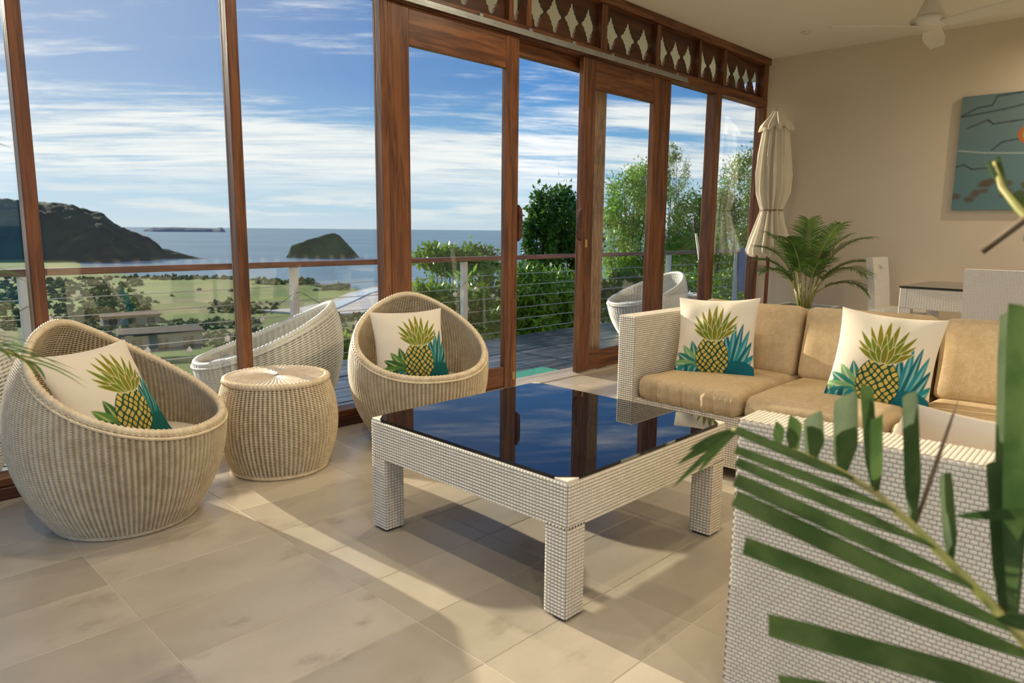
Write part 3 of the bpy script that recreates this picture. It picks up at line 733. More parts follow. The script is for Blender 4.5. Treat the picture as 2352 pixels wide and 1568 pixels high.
def pillow_mesh(name, n, T, seed, img, side=0.42):
    g_ = np.random.default_rng(seed); s = np.linspace(-1, 1, n); A, B = np.meshgrid(s, s)
    def shape(sg):
        f = (np.clip(1-A**2, 0, 1)**0.62)*(np.clip(1-B**2, 0, 1)**0.62)
        pin = 1-0.085*(1-A**2)*(B**2) ; pin2 = 1-0.085*(1-B**2)*(A**2)
        x = A*pin2*side/2; y = B*pin*side/2; z = sg*T*f
        for _ in range(5):
            k = g_.normal(size=2)*16; ph = g_.uniform(0, 6); z = z + np.sin(x*k[0]+y*k[1]+ph)*0.0028*f
        z = z + 0.004*np.sin(9*np.arctan2(B, A))*np.clip(np.hypot(A, B)-0.55, 0, 1)*f**0.3*sg
        return np.stack([x, y, z], -1).reshape(-1, 3)
    front = shape(1); m = 41; s2_ = np.linspace(0, n-1, m).round().astype(int)
    back = shape(-1).reshape(n, n, 3)[np.ix_(s2_, s2_)].reshape(-1, 3)
    V = np.concatenate([front, back]); q1 = grid_quads(n, n); q2 = grid_quads(m, m)[:, ::-1] + n*n
    me = np_mesh(name, V, np.concatenate([q1, q2]), 'pillow_print', True)
    ca = me.color_attributes.new('print', 'FLOAT_COLOR', 'POINT')
    col = np.ones((len(V), 4)); col[:n*n, :3] = img.reshape(-1, 3); col[n*n:, :3] = (0.80, 0.73, 0.60)
    ca.data.foreach_set('color', col.astype(np.float32).ravel()); return me
NP_ = 200
im_a, im_b = print_pineapple(NP_, True), print_pineapple(NP_, False)
pa, pa2 = pillow_mesh('pillow', NP_, 0.060, 1, im_a, 0.40), pillow_mesh('pillow', NP_, 0.058, 2, im_a, 0.385)
pb, pb2 = pillow_mesh('pillow', NP_, 0.060, 3, im_b, 0.405), pillow_mesh('pillow', NP_, 0.058, 4, im_b, 0.405)
def pillow(me, label, ctr, nrm, tilt_up, roll, group):
    """nrm: horizontal facing direction (degrees), tilt_up: lean back in degrees"""
    o = link('throw_pillow', me); tag(o, label, 'pillow', group)
    a = math.radians(nrm); t = math.radians(tilt_up)
    n = Vector((math.cos(a)*math.cos(t), math.sin(a)*math.cos(t), math.sin(t)))
    r = Vector((-math.sin(a), math.cos(a), 0)); up = n.cross(r)
    if up.z < 0: r = -r; up = n.cross(r)
    R = Matrix((r, up, n)).transposed() @ Matrix.Rotation(math.radians(roll), 3, 'Z')
    o.matrix_world = Matrix.Translation(ctr) @ R.to_4x4(); return o
GP = 'pineapple print throw pillows'
pillow(pa, 'pineapple print pillow leaning in the rattan chair at the left edge', (0.775, 2.830, 0.485), -64, 30, 1, GP)
pillow(pa2, 'pineapple print pillow sitting upright in the rattan chair behind coffee table', (2.262, 2.962, 0.496), -118, 24, 2, GP)
pillow(pb, 'pineapple print pillow in the far corner of the long sofa against its armrest', (3.215, 1.722, 0.578), -168, 16, 3, GP)
pillow(pb2, 'pineapple print pillow in the middle of the long sofa', (3.185, 0.935, 0.575), -172, 18, -4, GP)
pillow(pb, 'cream pillow seen from its plain back side on the near sofa section', (1.980, 0.395, 0.520), 30, 35, 12, GP)

# ------------------------------------------------------------------ palms
def frond(mb_r, mb_l, base, az, length, lift, bend, nleaf, ll, lw, seg=16, start=0.22):
    """arching feather leaf: rachis into mb_r, leaflets into mb_l"""
    p = Vector(base); ang = lift; pts = [p.copy()]; dirs = []
    ds = length/seg
    for i in range(seg):
        d = Vector((math.cos(az)*math.cos(ang), math.sin(az)*math.cos(ang), math.sin(ang))); dirs.append(d)
        p = p + d*ds; pts.append(p.copy()); ang -= bend/seg*(0.5+1.0*i/seg)
    dirs.append(dirs[-1])
    mb_r.tube(pts, [0.007*(1-0.8*i/seg)+0.0012 for i in range(seg+1)], 5)
    for k in range(nleaf):
        t = start + (1-start)*(k+0.5)/nleaf; x = t*seg; i = min(int(x), seg-1); f = x-i
        q = pts[i].lerp(pts[i+1], f); d = dirs[i]
        side = d.cross(Vector((0, 0, 1))).normalized(); up = side.cross(d)
        L = ll*(0.55+0.6*math.sin(PI*min(1, (t-start)/(1-start)*0.85+0.12)))*random.uniform(0.9, 1.1)
        for sg in (-1, 1):
            fw = 0.55+0.45*t
            ld = (side*sg*1.0 + d*fw + up*0.28).normalized()
            tip = q + ld*L
            wside = ld.cross(up).normalized()
            mb_l.strip(q, tip, lw, wside, up, 4, droop=L*random.uniform(0.18, 0.40), fold=0.3)

def potted_palm(name, label, loc, fronds, pot, stemr=0.012, sc=1.0):
    t = thing(name, label, 'plant', loc)
    w, hgt = pot
    b = MB()
    v = [(sx*a, sy*a, z) for a, z in ((w*0.42, 0.0), (w*0.5, hgt), (w*0.5-0.025, hgt), (w*0.44, hgt-0.05)) for sx, sy in ((-1, -1), (1, -1), (1, 1), (-1, 1))]
    f = [(3, 2, 1, 0)] + [(r*4+k, r*4+(k+1) % 4, r*4+4+(k+1) % 4, r*4+4+k) for r in range(3) for k in range(4)]
    b.add(v, f).build('planter', 'planter_grey', t)
    a = w*0.44; MB().add([(-a, -a, hgt-0.05), (a, -a, hgt-0.05), (a, a, hgt-0.05), (-a, a, hgt-0.05)], [(0, 1, 2, 3)]).build('soil', 'soil', t)
    for (az, ln, lift, bend, ox, oy, sh) in fronds:
        r = MB(); l = MB(); b0 = Vector((ox, oy, hgt-0.06))
        a_ = math.radians(az); top = Vector((ox*1.8+0.03*math.cos(a_), oy*1.8+0.03*math.sin(a_), hgt+sh))
        r.tube([b0, b0.lerp(top, 0.5)+Vector((0, 0, 0.01)), top], [stemr, stemr*0.85, stemr*0.6], 6)
        frond(r, l, top, a_, ln*0.88, math.radians(lift), math.radians(bend), 42, 0.185*sc, 0.0085*sc)
        fr_ = r.build('frond', 'palm_stem', t, True); l.build('leaflets', 'palm_leaf', fr_)
    return t
fr_list = [(az_, ln_, lf_, bd_, 0.035*math.cos(math.radians(az_)), 0.035*math.sin(math.radians(az_)), sh_) for az_, ln_, lf_, bd_, sh_ in (
    (-88, 0.74, 74, 78, 0.20), (-70, 0.66, 62, 95, 0.16), (95, 0.66, 80, 62, 0.20), (110, 0.54, 66, 85, 0.16), (175, 0.62, 78, 70, 0.22), (-105, 0.66, 56, 95, 0.14),
    (-140, 0.58, 68, 85, 0.16), (60, 0.50, 80, 60, 0.20), (150, 0.54, 58, 90, 0.14), (-92, 0.56, 40, 90, 0.12), (-120, 0.72, 80, 55, 0.22), (-160, 0.70, 84, 50, 0.24), (125, 0.60, 74, 75, 0.18), (-80, 0.60, 84, 60, 0.20))]
potted_palm('potted_palm', 'areca palm in a low square grey planter beside the parasol', (6.60, 2.66, 0), fr_list, (0.48, 0.425))

# foreground palm beside the camera
fp = thing('foreground_palm', 'large palm whose fronds reach across the right foreground in front of sofa arm', 'plant', (1.05, -0.62, 0))
FO = Vector((1.05, -0.62, 0))
def W(x, y, d):                      # a place on the plant, given in the survey's pixel frame and depth, as a world point
    return np.array(Vector((0, 0, CAM_H)) + (cf + cr*((x-1176)/F_PX) - cu*((y-784)/F_PX))*d) - np.array(FO)
MB().lathe([(0.15, 0.0), (0.19, 0.30), (0.205, 0.36), (0.185, 0.36), (0.175, 0.32)], 28).build('pot', 'planter_grey', fp, True)
MB().lathe([(0.0005, 0.315), (0.176, 0.32)], 28, caps=False).build('soil', 'soil', fp)
rach = [W(1680, 985, .93), W(1835, 1040, .90), W(1930, 1082, .875), W(2012, 1132, .85), W(2098, 1208, .82), W(2190, 1300, .79), W(2305, 1418, .75), W(2420, 1545, .70)]
rach += [np.array((-0.10, 0.30, 0.52)), np.array((-0.03, 0.10, 0.42)), np.array((0, 0, 0.31))]
MB().tube([Vector(p) for p in rach], [0.0025, 0.0035, 0.004, 0.0045, 0.005, 0.0055, 0.006, 0.007, 0.010, 0.012, 0.014], 8).build('rachis', 'palm_stem', fp, True)
cfv, crv, cuv = (np.array(q) for q in (cf, cr, cu))
def near_leaf(b, t, wpx, db, dt, mat='palm_leaf_near', blunt=True, seg=7, face=0.35, droop=0.0, fold=0.18):
    B, T = W(*b, db), W(*t, dt); d = (T-B)/np.linalg.norm(T-B)
    vd = (B+T)/2 + np.array(FO) - np.array((0, 0, CAM_H)); s_ = np.cross(d, vd); s_ /= np.linalg.norm(s_); n_ = np.cross(s_, d)
    if face in ('sun', 'edge'):      # blades turned to the window, or hanging edge-on to it
        c_ = [(abs(float(np.dot(np.cross(s_*math.cos(q)+n_*math.sin(q), d), np.array(SUN_DIR)))), q) for q in np.linspace(-0.8, 0.8, 33)]
        face = (max(c_) if face == 'sun' else min(c_))[1]
    s2_ = s_*math.cos(face) + n_*math.sin(face); n2 = np.cross(s2_, d)
    m = MB().strip(B, T, wpx*0.5*(db+dt)/F_PX/math.cos(face), s2_, n2, seg, droop, fold, blunt=blunt); o = m.build('leaflet', mat, fp, True); return o
up_leaves = [((1785, 1022), (1795, 975), 24, .905, .93), ((1820, 1036), (1832, 962), 32, .90, .93), ((1868, 1055), (1862, 952), 44, .89, .93), ((1936, 1084), (1937, 908), 52, .875, .93), ((2010, 1131), (1993, 885), 28, .85, .91),
             ((2016, 1134), (2016, 958), 26, .85, .80), ((2096, 1206), (2086, 903), 34, .82, .90), ((2184, 1294), (2168, 1088), 28, .79, .85), ((2302, 1414), (2278, 1060), 32, .75, .82), ((2308, 1418), (2322, 712), 62, .75, .86), ((2330, 1440), (2345, 700), 46, .74, .80)]
for b, t, w, db, dt in up_leaves: near_leaf(b, t, w, db, dt, face='sun')
near_leaf((2100, 1210), (2205, 905), 10, .82, .88, 'palm_dry', False)
low_leaves = [((1960, 1098), (1690, 985), 26, .86, .92), ((2060, 1172), (1690, 1030), 26, .83, .90), ((2150, 1255), (1692, 1058), 30, .80, .88), ((2235, 1345), (1690, 1098), 42, .77, .86), ((2330, 1445), (1688, 1140), 52, .74, .84),
              ((2395, 1515), (1710, 1248), 54, .72, .80), ((2420, 1600), (1765, 1430), 66, .70, .76), ((2400, 1680), (1790, 1570), 60, .68, .72)]
for b, t, w, db, dt in low_leaves: near_leaf(b, t, w*0.86, db, dt, face='edge')
for (t, w) in (((1556, 1052), 20), ((1545, 1105), 14), ((1580, 1020), 18), ((1600, 1075), 12)):
    near_leaf((1690, 990), t, w, .93, 1.02, blunt=False, droop=0.01)
# upper frond at the right edge of the frame, and a cut dry stem
MB().tube([Vector(W(*p)) for p in ((2283, 372, .95), (2300, 430, .93), (2340, 480, .90), (2420, 560, .86), (2520, 760, .80))] + [Vector((0.05, 0.15, 0.60)), Vector((0.02, 0.03, 0.31))], [0.002, 0.004, 0.005, 0.005, 0.006, 0.009, 0.012], 7).build('rachis', 'palm_stem', fp, True)
near_leaf((2300, 430), (2268, 372), 12, .93, .95); near_leaf((2312, 450), (2290, 360), 12, .93, .95)
near_leaf((2345, 485), (2330, 440), 26, .90, .92); near_leaf((2400, 560), (2352, 540), 26, .87, .90)
MB().tube([Vector(W(2255, 578, .90)), Vector(W(2400, 470, .86)), Vector(W(2520, 420, .84))], [0.0045, 0.005, 0.005], 7).build('dry_stem', 'palm_dry', fp, True)
near_leaf((2400, 1180), (2190, 1185), 26, .74, .76, blunt=False); near_leaf((2420, 1440), (2285, 1420), 40, .68, .70, blunt=False)

# palm at the left edge
lp = thing('left_palm', 'slender palm at the left edge with frond tips over the rattan chair back', 'plant', (-0.34, 1.42, 0))
MB().lathe([(0.13, 0.0), (0.165, 0.26), (0.175, 0.32), (0.155, 0.32), (0.15, 0.28)], 28).build('pot', 'planter_grey', lp, True)
MB().lathe([(0.0005, 0.275), (0.152, 0.28)], 28, caps=False).build('soil', 'soil', lp)
for (az, ln, lift, bend, sh) in ((30, 0.74, 40, 62, 0.52), (16, 0.72, 34, 80, 0.50), (38, 0.74, 52, 55, 0.58), (48, 0.74, 44, 66, 0.54), (8, 0.70, 58, 60, 0.56), (120, 0.6, 65, 70, 0.3), (-60, 0.5, 60, 90, 0.25), (190, 0.5, 60, 80, 0.25)):
    r = MB(); l = MB(); a_ = math.radians(az); top = Vector((0.02*math.cos(a_), 0.02*math.sin(a_), 0.28+sh))
    r.tube([Vector((0, 0, 0.27)), top*0.5+Vector((0, 0, 0.14)), top], [0.009, 0.008, 0.006], 6)
    frond(r, l, top, a_, ln, math.radians(lift), math.radians(bend), 20, 0.17, 0.013)
    q = r.build('frond', 'palm_stem', lp, True); l.build('leaflets', 'palm_leaf', q)

# ------------------------------------------------------------------ parasol
um = thing('parasol', 'closed cream canvas parasol on a wooden pole in the room corner', 'parasol', (6.90, 3.175, 0))
MB().lathe([(0.20, 0.0), (0.20, 0.05), (0.06, 0.07), (0.035, 0.30), (0.0355, 0.30)], 28).build('base', 'planter_grey', um, True)
MB().tube([(0, 0, 0.03), (0, 0, 2.20)], 0.019, 14).build('pole', 'wood_v', um, True)
def drape(zr, folds, amp, seed, n=192, twist=0.0):
    g_ = np.random.default_rng(seed); a = 2*PI*np.arange(n)/n; V = []
    for i, (z, r, am) in enumerate(zr):
        w = 0.5+0.5*np.cos(folds*a + 0.8*np.sin(2*a) + 1.1*z + 0.5*np.sin(4*z))
        w = 0.75*w**1.4 + 0.25*(0.5+0.5*np.cos((folds*2-3)*a + z))
        rr = r*(1.03-1.25*am*w) + 0.004*np.sin(5*a+z*9)
        V.append(np.stack([rr*np.cos(a), rr*np.sin(a), np.full(n, z) - (0.02*np.cos(folds*a) if i == 0 else 0)], -1))
    return np.concatenate(V), grid_quads(n, len(zr), True)
v, q = drape([(0.87, 0.215, 0.30), (0.92, 0.222, 0.28), (1.05, 0.185, 0.34), (1.18, 0.142, 0.40), (1.29, 0.112, 0.36), (1.315, 0.106, 0.30), (1.36, 0.125, 0.36), (1.48, 0.165, 0.36), (1.65, 0.172, 0.36), (1.85, 0.155, 0.36), (2.05, 0.128, 0.34), (2.14, 0.095, 0.25), (2.17, 0.06, 0.2)], 14, 0, 5)
link('canopy', np_mesh('canopy', v, q, 'canvas_cream', True), um)
v, q = drape([(2.085, 0.165, 0.30), (2.12, 0.150, 0.26), (2.16, 0.118, 0.20), (2.21, 0.070, 0.12), (2.262, 0.036, 0.05), (2.290, 0.004, 0.0)], 10, 0, 6)
link('top_frill', np_mesh('top_frill', v, q, 'canvas_cream', True), um)
a = 2*PI*np.arange(60)/60; v, q = rope_ring(np.stack([0.106*np.cos(a), 0.106*np.sin(a), np.full(60, 1.312)], -1), 0.006, 6, 6); link('tie', np_mesh('tie', v, q, 'wood_weathered', True), um)

# ------------------------------------------------------------------ dining group
def wicker_flat():
    m = bpy.data.materials.new('wicker_fine'); m.use_nodes = True; N = NT(m.node_tree)
    tc = N.n('ShaderNodeTexCoord').outputs['Object']
    wv = N.n('ShaderNodeTexWave', wave_type='BANDS', bands_direction='Z', inp={'Vector': tc, 'Scale': 26.0, 'Distortion': 0.0}).outputs[1]
    sp = N.n('ShaderNodeSeparateXYZ', inp={0: tc}); xy = N.n('ShaderNodeCombineXYZ', inp={0: N.math('ADD', sp.outputs[0], sp.outputs[1]), 1: 0.0, 2: 0.0}).outputs[0]
    wx = N.n('ShaderNodeTexWave', wave_type='BANDS', bands_direction='X', inp={'Vector': xy, 'Scale': 18.0}).outputs[1]
    b = N.n('ShaderNodeBump', inp={'Height': N.math('MULTIPLY', wv, wx), 'Strength': 0.8, 'Distance': 0.004})
    p = N.n('ShaderNodeBsdfPrincipled', inp={'Base Color': (0.72, 0.70, 0.65, 1), 'Roughness': 0.42, 'Normal': b.outputs[0]})
    o = N.n('ShaderNodeOutputMaterial'); N.t.links.new(p.outputs[0], o.inputs[0]); MATS['wicker_fine'] = m
wicker_flat()
def dining_chair(label, loc, rz):
    """front towards +X"""
    t = thing('dining_chair', label, 'chair', loc, rz, 'white woven dining chairs')
    MB().box(-0.22, 0.22, -0.22, 0.22, 0.36, 0.45, 0.012).build('seat', 'wicker_fine', t)
    b = MB(); n = 8
    v = []
    for i in range(n+1):
        z = 0.40+0.49*i/n; x = -0.20-0.055*(i/n)**1.5
        v += [(x-0.028, -0.20, z), (x+0.028, -0.20, z), (x+0.028, 0.20, z), (x-0.028, 0.20, z)]
    f = [(3, 2, 1, 0), tuple(n*4+k for k in range(4))] + [(i*4+k, i*4+(k+1) % 4, i*4+4+(k+1) % 4, i*4+4+k) for i in range(n) for k in range(4)]
    b.add(v, f).build('backrest', 'wicker_fine', t)
    for sx in (-1, 1):
        for sy in (-1, 1): MB().box(sx*0.195-0.024, sx*0.195+0.024, sy*0.195-0.024, sy*0.195+0.024, 0.0, 0.362, 0.004).build('leg', 'wicker_fine', t)
    return t
dining_chair('white woven dining chair at the head of the glass table beside the potted palm', (6.76, 1.86, 0), math.radians(-90))
dining_chair('white woven dining chair with its back to the sofa at the right edge', (5.26, 0.86, 0), 0.0)
dining_chair('white woven dining chair at the far right, mostly outside the frame, by the wall', (6.80, 0.62, 0), math.radians(180))
dt = thing('dining_table', 'white woven dining table with a dark glass top by the right wall', 'table', (5.78, 0.25, 0))
for (x, y) in ((0, 0), (0.74, 0), (0, 1.30), (0.74, 1.30)): MB().box(x, x+0.08, y, y+0.08, 0.0, 0.56, 0.004).build('leg', 'wicker_fine', dt)
for b in ((0, 0.82, 0, 0.05), (0, 0.82, 1.33, 1.38), (0, 0.05, 0.05, 1.33), (0.77, 0.82, 0.05, 1.33)): MB().box(*b, 0.55, 0.70, 0.004).build('apron', 'wicker_fine', dt)
MB().box(-0.005, 0.825, -0.005, 1.385, 0.701, 0.715, 0.003).build('glass_top', 'dark_glass', dt)

# ------------------------------------------------------------------ painting
def fish_canvas():
    n, m = 150, 120; s = np.linspace(0, 1.3, n); t = np.linspace(0, 0.94, m); u, v = np.meshgrid(s, t)
    img = np.empty((m, n, 3)); img[:] = (0.13, 0.235, 0.255)
    mixv = np.clip((v-0.2)/0.6, 0, 1)[..., None]; img[:] = img*(1-mixv) + np.array((0.17, 0.245, 0.265))*mixv
    g_ = np.random.default_rng(3)
    def line(p, q, w, col=(0.045, 0.055, 0.06)):
        p = np.array(p); q = np.array(q); d = q-p; L2 = d@d; tt = np.clip(((u-p[0])*d[0]+(v-p[1])*d[1])/L2, 0, 1)
        over(img, sm(np.hypot(u-p[0]-tt*d[0], v-p[1]-tt*d[1])-w, 0.010), col)
    for pts in ([(0.0, .78), (.12, .84), (.22, .85), (.25, .92), (.40, .93), (.6, .96)], [(0.0, .775), (.3, .81), (.52, .85), (.55, .90), (.8, .86), (1.2, .92)], [(.06, .68), (.2, .735), (.24, .70), (.5, .72), (.7, .66), (1.2, .75)], [(.25, .49), (.32, .55), (.45, .57)], [(0, .36), (.06, .38), (.12, .34), (.25, .345)]):
        for p, q in zip(pts[:-1], pts[1:]): line(p, q, 0.005)
    line((0.0, .50), (.2, .47), .004, (0.45, 0.55, 0.55)); line((.2, .47), (1.2, .40), .004, (0.45, 0.55, 0.55))
    for _ in range(70):
        cx, cy = g_.uniform(0.02, 1.25), g_.uniform(0.03, 0.28); r = g_.uniform(0.012, 0.03)
        over(img, sm(np.hypot((u-cx)/1.5, v-cy)-r, 0.02)*0.85, (0.13, 0.095, 0.07))
    for cx, cy, sc in ((0.62, 0.60, 1.0), (1.0, 0.72, 0.6)):
        b = np.hypot((u-cx)/(0.20*sc), (v-cy)/(0.11*sc)); over(img, sm(b-1, 0.06), (0.55, 0.16, 0.04)); over(img, sm(b-0.84, 0.06), (0.36, 0.42, 0.25))
        over(img, sm(np.hypot((u-cx+0.10*sc)/(0.035*sc), (v-cy-0.02*sc)/(0.03*sc))-1, 0.15), (0.75, 0.72, 0.62)); over(img, sm(np.abs(u-cx-0.02*sc)-0.015*sc, 0.01)*sm(b-0.84, 0.06), (0.10, 0.14, 0.18))
    p = thing('fish_painting', 'unframed teal canvas painting of a fish hung on the right wall', 'painting', (XW-0.030, 1.665, 1.300))
    V = np.stack([np.zeros(u.size), -u.ravel(), v.ravel()], -1)
    me = np_mesh('canvas_face', V, grid_quads(n, m)[:, ::-1], 'canvas_print'); ca = me.color_attributes.new('print', 'FLOAT_COLOR', 'POINT')
    c = np.ones((n*m, 4)); c[:, :3] = img.reshape(-1, 3); ca.data.foreach_set('color', c.astype(np.float32).ravel())
    link('canvas_face', me, p)
    principled('canvas_edge', (0.20, 0.32, 0.34), rough=0.8)
    MB().box(0.0005, 0.029, -1.30, 0.0, 0.0, 0.94).build('stretcher', 'canvas_edge', p)
fish_canvas()

# ------------------------------------------------------------------ ceiling fan, downlight and added fill lights
cfan = thing('ceiling_fan', 'white ceiling fan with a conical cover hanging near the right wall', 'fan', (5.62, 1.555, 2.47))
MB().lathe([(0.001, 0.345), (0.055, 0.344), (0.060, 0.30), (0.016, 0.285), (0.016, 0.20), (0.018, 0.19)], 28).build('ceiling_rose', 'fan_white', cfan, True)
MB().lathe([(0.018, 0.24), (0.030, 0.22), (0.088, 0.085), (0.092, 0.075), (0.04, 0.072)], 32).build('cone_cover', 'fan_white', cfan, True)
MB().lathe([(0.001, 0.0), (0.075, 0.006), (0.115, 0.030), (0.125, 0.055), (0.118, 0.068), (0.05, 0.072), (0.001, 0.073)], 36).build('motor', 'fan_white', cfan, True)
for k in range(3):
    a = math.radians(10 + 120*k); b = MB(); v = []; n = 8
    for i in range(n+1):
        t = i/n; r = 0.10+0.56*t; w = 0.045+0.022*math.sin(PI*min(1, t*1.1)); z = 0.02+0.004*t
        d = np.array((math.cos(a), math.sin(a), 0)); sd = np.array((-math.sin(a), math.cos(a), 0))
        for s_, h_ in ((-1, 0.010), (1, -0.010), (1, -0.016), (-1, 0.004)): v.append(d*r + sd*s_*w + np.array((0, 0, z+h_)))
    f = [(0, 1, 2, 3), tuple(n*4+q for q in (3, 2, 1, 0))] + [(i*4+q, i*4+4+q, i*4+4+(q+1) % 4, i*4+(q+1) % 4) for i in range(n) for q in range(4)]
    b.add(v, f).build('blade', 'fan_white', cfan)
def downlight(label, x, y, watts, group=None):
    dl = thing('downlight', label, 'light', (x, y, ZC-0.012), 0, group)
    MB().lathe([(0.040, 0.0), (0.045, 0.004), (0.045, 0.012), (0.030, 0.012)], 24).build('ring', 'fan_white', dl, True)
    MB().lathe([(0.0005, 0.006), (0.030, 0.006)], 24, caps=False).build('lens', 'bulb', dl, True)
    if watts:
        l = bpy.data.lights.new('added_fill_lamp', 'AREA'); l.shape = 'DISK'; l.size = 0.07; l.energy = watts; l.color = (1.0, 0.84, 0.62); l.spread = math.radians(165)  # fill lamp, only in the added unseen fixtures
        lo = bpy.data.objects.new('added_fill_lamp', l); COL.objects.link(lo); lo.parent = dl; lo.location = (0, 0, -0.004)
    return dl
downlight('small round recessed downlight in the ceiling near the fan', 6.42, 2.74, 0)
for x_, y_, w_ in ((-0.2, -0.8, 8.0), (-0.2, 1.2, 8.0), (0.9, -0.8, 9.0), (0.9, 0.6, 8.0), (0.9, 2.4, 7.0), (2.1, 1.2, 7.0), (2.1, 2.4, 7.0), (3.4, 2.6, 8.0)):  # lit fixtures added above the frame to brighten the room
    downlight('added ceiling fill light out of view over the seating area', x_, y_, w_, 'added fill lights over the seating area')
for x_, y_ in ((6.64, 0.30), (5.62, -0.80)):  # two more unseen lamps added to brighten the right wall
    downlight('added ceiling fill light out of view brightening the right wall', x_, y_, 20.0, 'added fill lights near the right wall')

# ------------------------------------------------------------------ small things on the terrace
mp_ = thing('broom_pole', 'white pole with a black grip leaning outside the right window', 'pole', (7.50, 4.10, -0.10))
MB().tube([(0, 0, 0.0), (-0.33, 0.05, 1.18)], 0.013, 10).build('shaft', 'white_paint', mp_, True)
MB().tube([(-0.33, 0.05, 1.18), (-0.375, 0.057, 1.345)], 0.016, 10).build('grip', 'black_rubber', mp_, True)
MB().box(-0.06, 0.06, -0.03, 0.03, 0.0, 0.05, 0.006).build('head', 'black_rubber', mp_)
tw = thing('towel', 'grey blue towel hung over the terrace railing near the corner', 'towel', (11.15, 5.54, 0.05))
g_ = MB(); v = []; nx, nz = 14, 14
for j in range(nz+1):
    for i in range(nx+1):
        x = -0.17+0.34*i/nx; z = 0.79-0.72*j/nz; v.append((x*(1-0.12*j/nz), 0.008*math.sin(i*1.1)+0.012*math.sin(i*0.6+j*0.3), z))
g_.add(v, [tuple(q) for q in grid_quads(nx+1, nz+1)])
for s_ in (0.012,): g_.add([(x, y+s_, z) for x, y, z in v], [tuple(q[::-1]) for q in grid_quads(nx+1, nz+1)])
g_.build('cloth', 'towel', tw, True)
gm = thing('green_mat', 'green rubber mat lying on the deck outside the open door', 'mat', (4.30, 3.92, -0.096))
for i in range(8):
    MB().box(-0.28+i*0.07, -0.28+i*0.07+0.060, -0.17, 0.17, 0.0, 0.010, 0.002).build('slat', 'mat_green', gm)
sl = thing('string_lights', 'string of small round globe lights draped along the terrace railing', 'lights', (0, 5.535, 0))
pts = []; bulbs = []
for x in np.arange(0.2, 5.3, 0.06):
    ph = ((x-1.10) % 1.95)/1.95; pts.append(Vector((x, 0, 0.60-0.62*math.sin(PI*ph)*0.62 - 0.03)))
MB().tube(pts, 0.0022, 5).build('wire', 'black_rubber', sl)
bm_ = None
for i, p in enumerate(pts):
    if i % 5 == 2:
        if bm_ is None: bm_ = MB().lathe([(0.001, -0.052), (0.014, -0.048), (0.021, -0.032), (0.018, -0.016), (0.008, -0.006), (0.007, 0.002)], 12).mesh('bulb', 'bulb', True)
        link('bulb', bm_, sl, p)

# ------------------------------------------------------------------ land and sea
v = []; N_ = 96
for r in (1.0, 300, 2500, 12000, 40000):
    for k in range(N_): a = 2*PI*k/N_; v.append((r*math.cos(a), r*math.sin(a), 0))
sea = link('sea', np_mesh('sea', np.array(v), grid_quads(N_, 5, True), 'sea_water'), None, (0, 0, -60)); tag(sea, 'blue sea reaching to the horizon', 'sea', kind='structure')

def fbm(x, y, sc, oct=5, seed=0):
    g = np.random.default_rng(seed); s = np.zeros_like(x); a = 1.0
    for o in range(oct):
        for _ in range(3):
            k = g.normal(size=2); k /= np.hypot(*k); s = s + a*np.sin((x*k[0]+y*k[1])/sc*2*PI + g.uniform(0, 6.28) + 1.3*np.sin((x*k[1]-y*k[0])/sc*3.1+g.uniform(0, 6)))/3
        a *= 0.5; sc *= 0.5
    return s
# hillside under the terrace and the valley down to the shore, in polar form around the house
AZD = np.linspace(-20, 200, 150); RR = np.concatenate([np.geomspace(5.9, 300, 46), np.linspace(320, 1700, 70)])
A_, R_ = np.meshgrid(np.radians(AZD), RR); Xg, Yg = R_*np.cos(A_), R_*np.sin(A_)
ad = np.degrees(A_)
coast = np.interp(ad, [-20, 20, 35, 45, 54.5, 56.7, 60.6, 65.7, 71.8, 74, 76, 200], [200, 230, 300, 420, 600, 725, 820, 905, 945, 1100, 1500, 1600])
coast = coast + 14*fbm(Xg, Yg, 160, 3, 5)
dist = np.maximum(Yg-5.6, 0) + 0.25*np.abs(np.minimum(Yg-5.6, 0))
steep = np.interp(R_, [0, 6, 12, 40, 120, 260, 400, 2000], [-1.0, -1.2, -4.0, -13, -36, -55, -58.2, -58.4])
Zg = steep + 0.6*fbm(Xg, Yg, 40, 4, 8)*np.clip(R_/60, 0.05, 1)
edge = np.clip((R_-coast)/25, 0, 1); Zg = Zg*(1-edge) + (-64)*edge
Zg = np.where(Yg < 5.75, np.minimum(Zg, -1.6), Zg)
hill = link('hillside', np_mesh('hillside', np.stack([Xg, Yg, Zg], -1).reshape(-1, 3), grid_quads(len(AZD), len(RR)), 'valley', True))
tag(hill, 'green hillside falling from the terrace to flat fields by the bay', 'land', kind='structure')

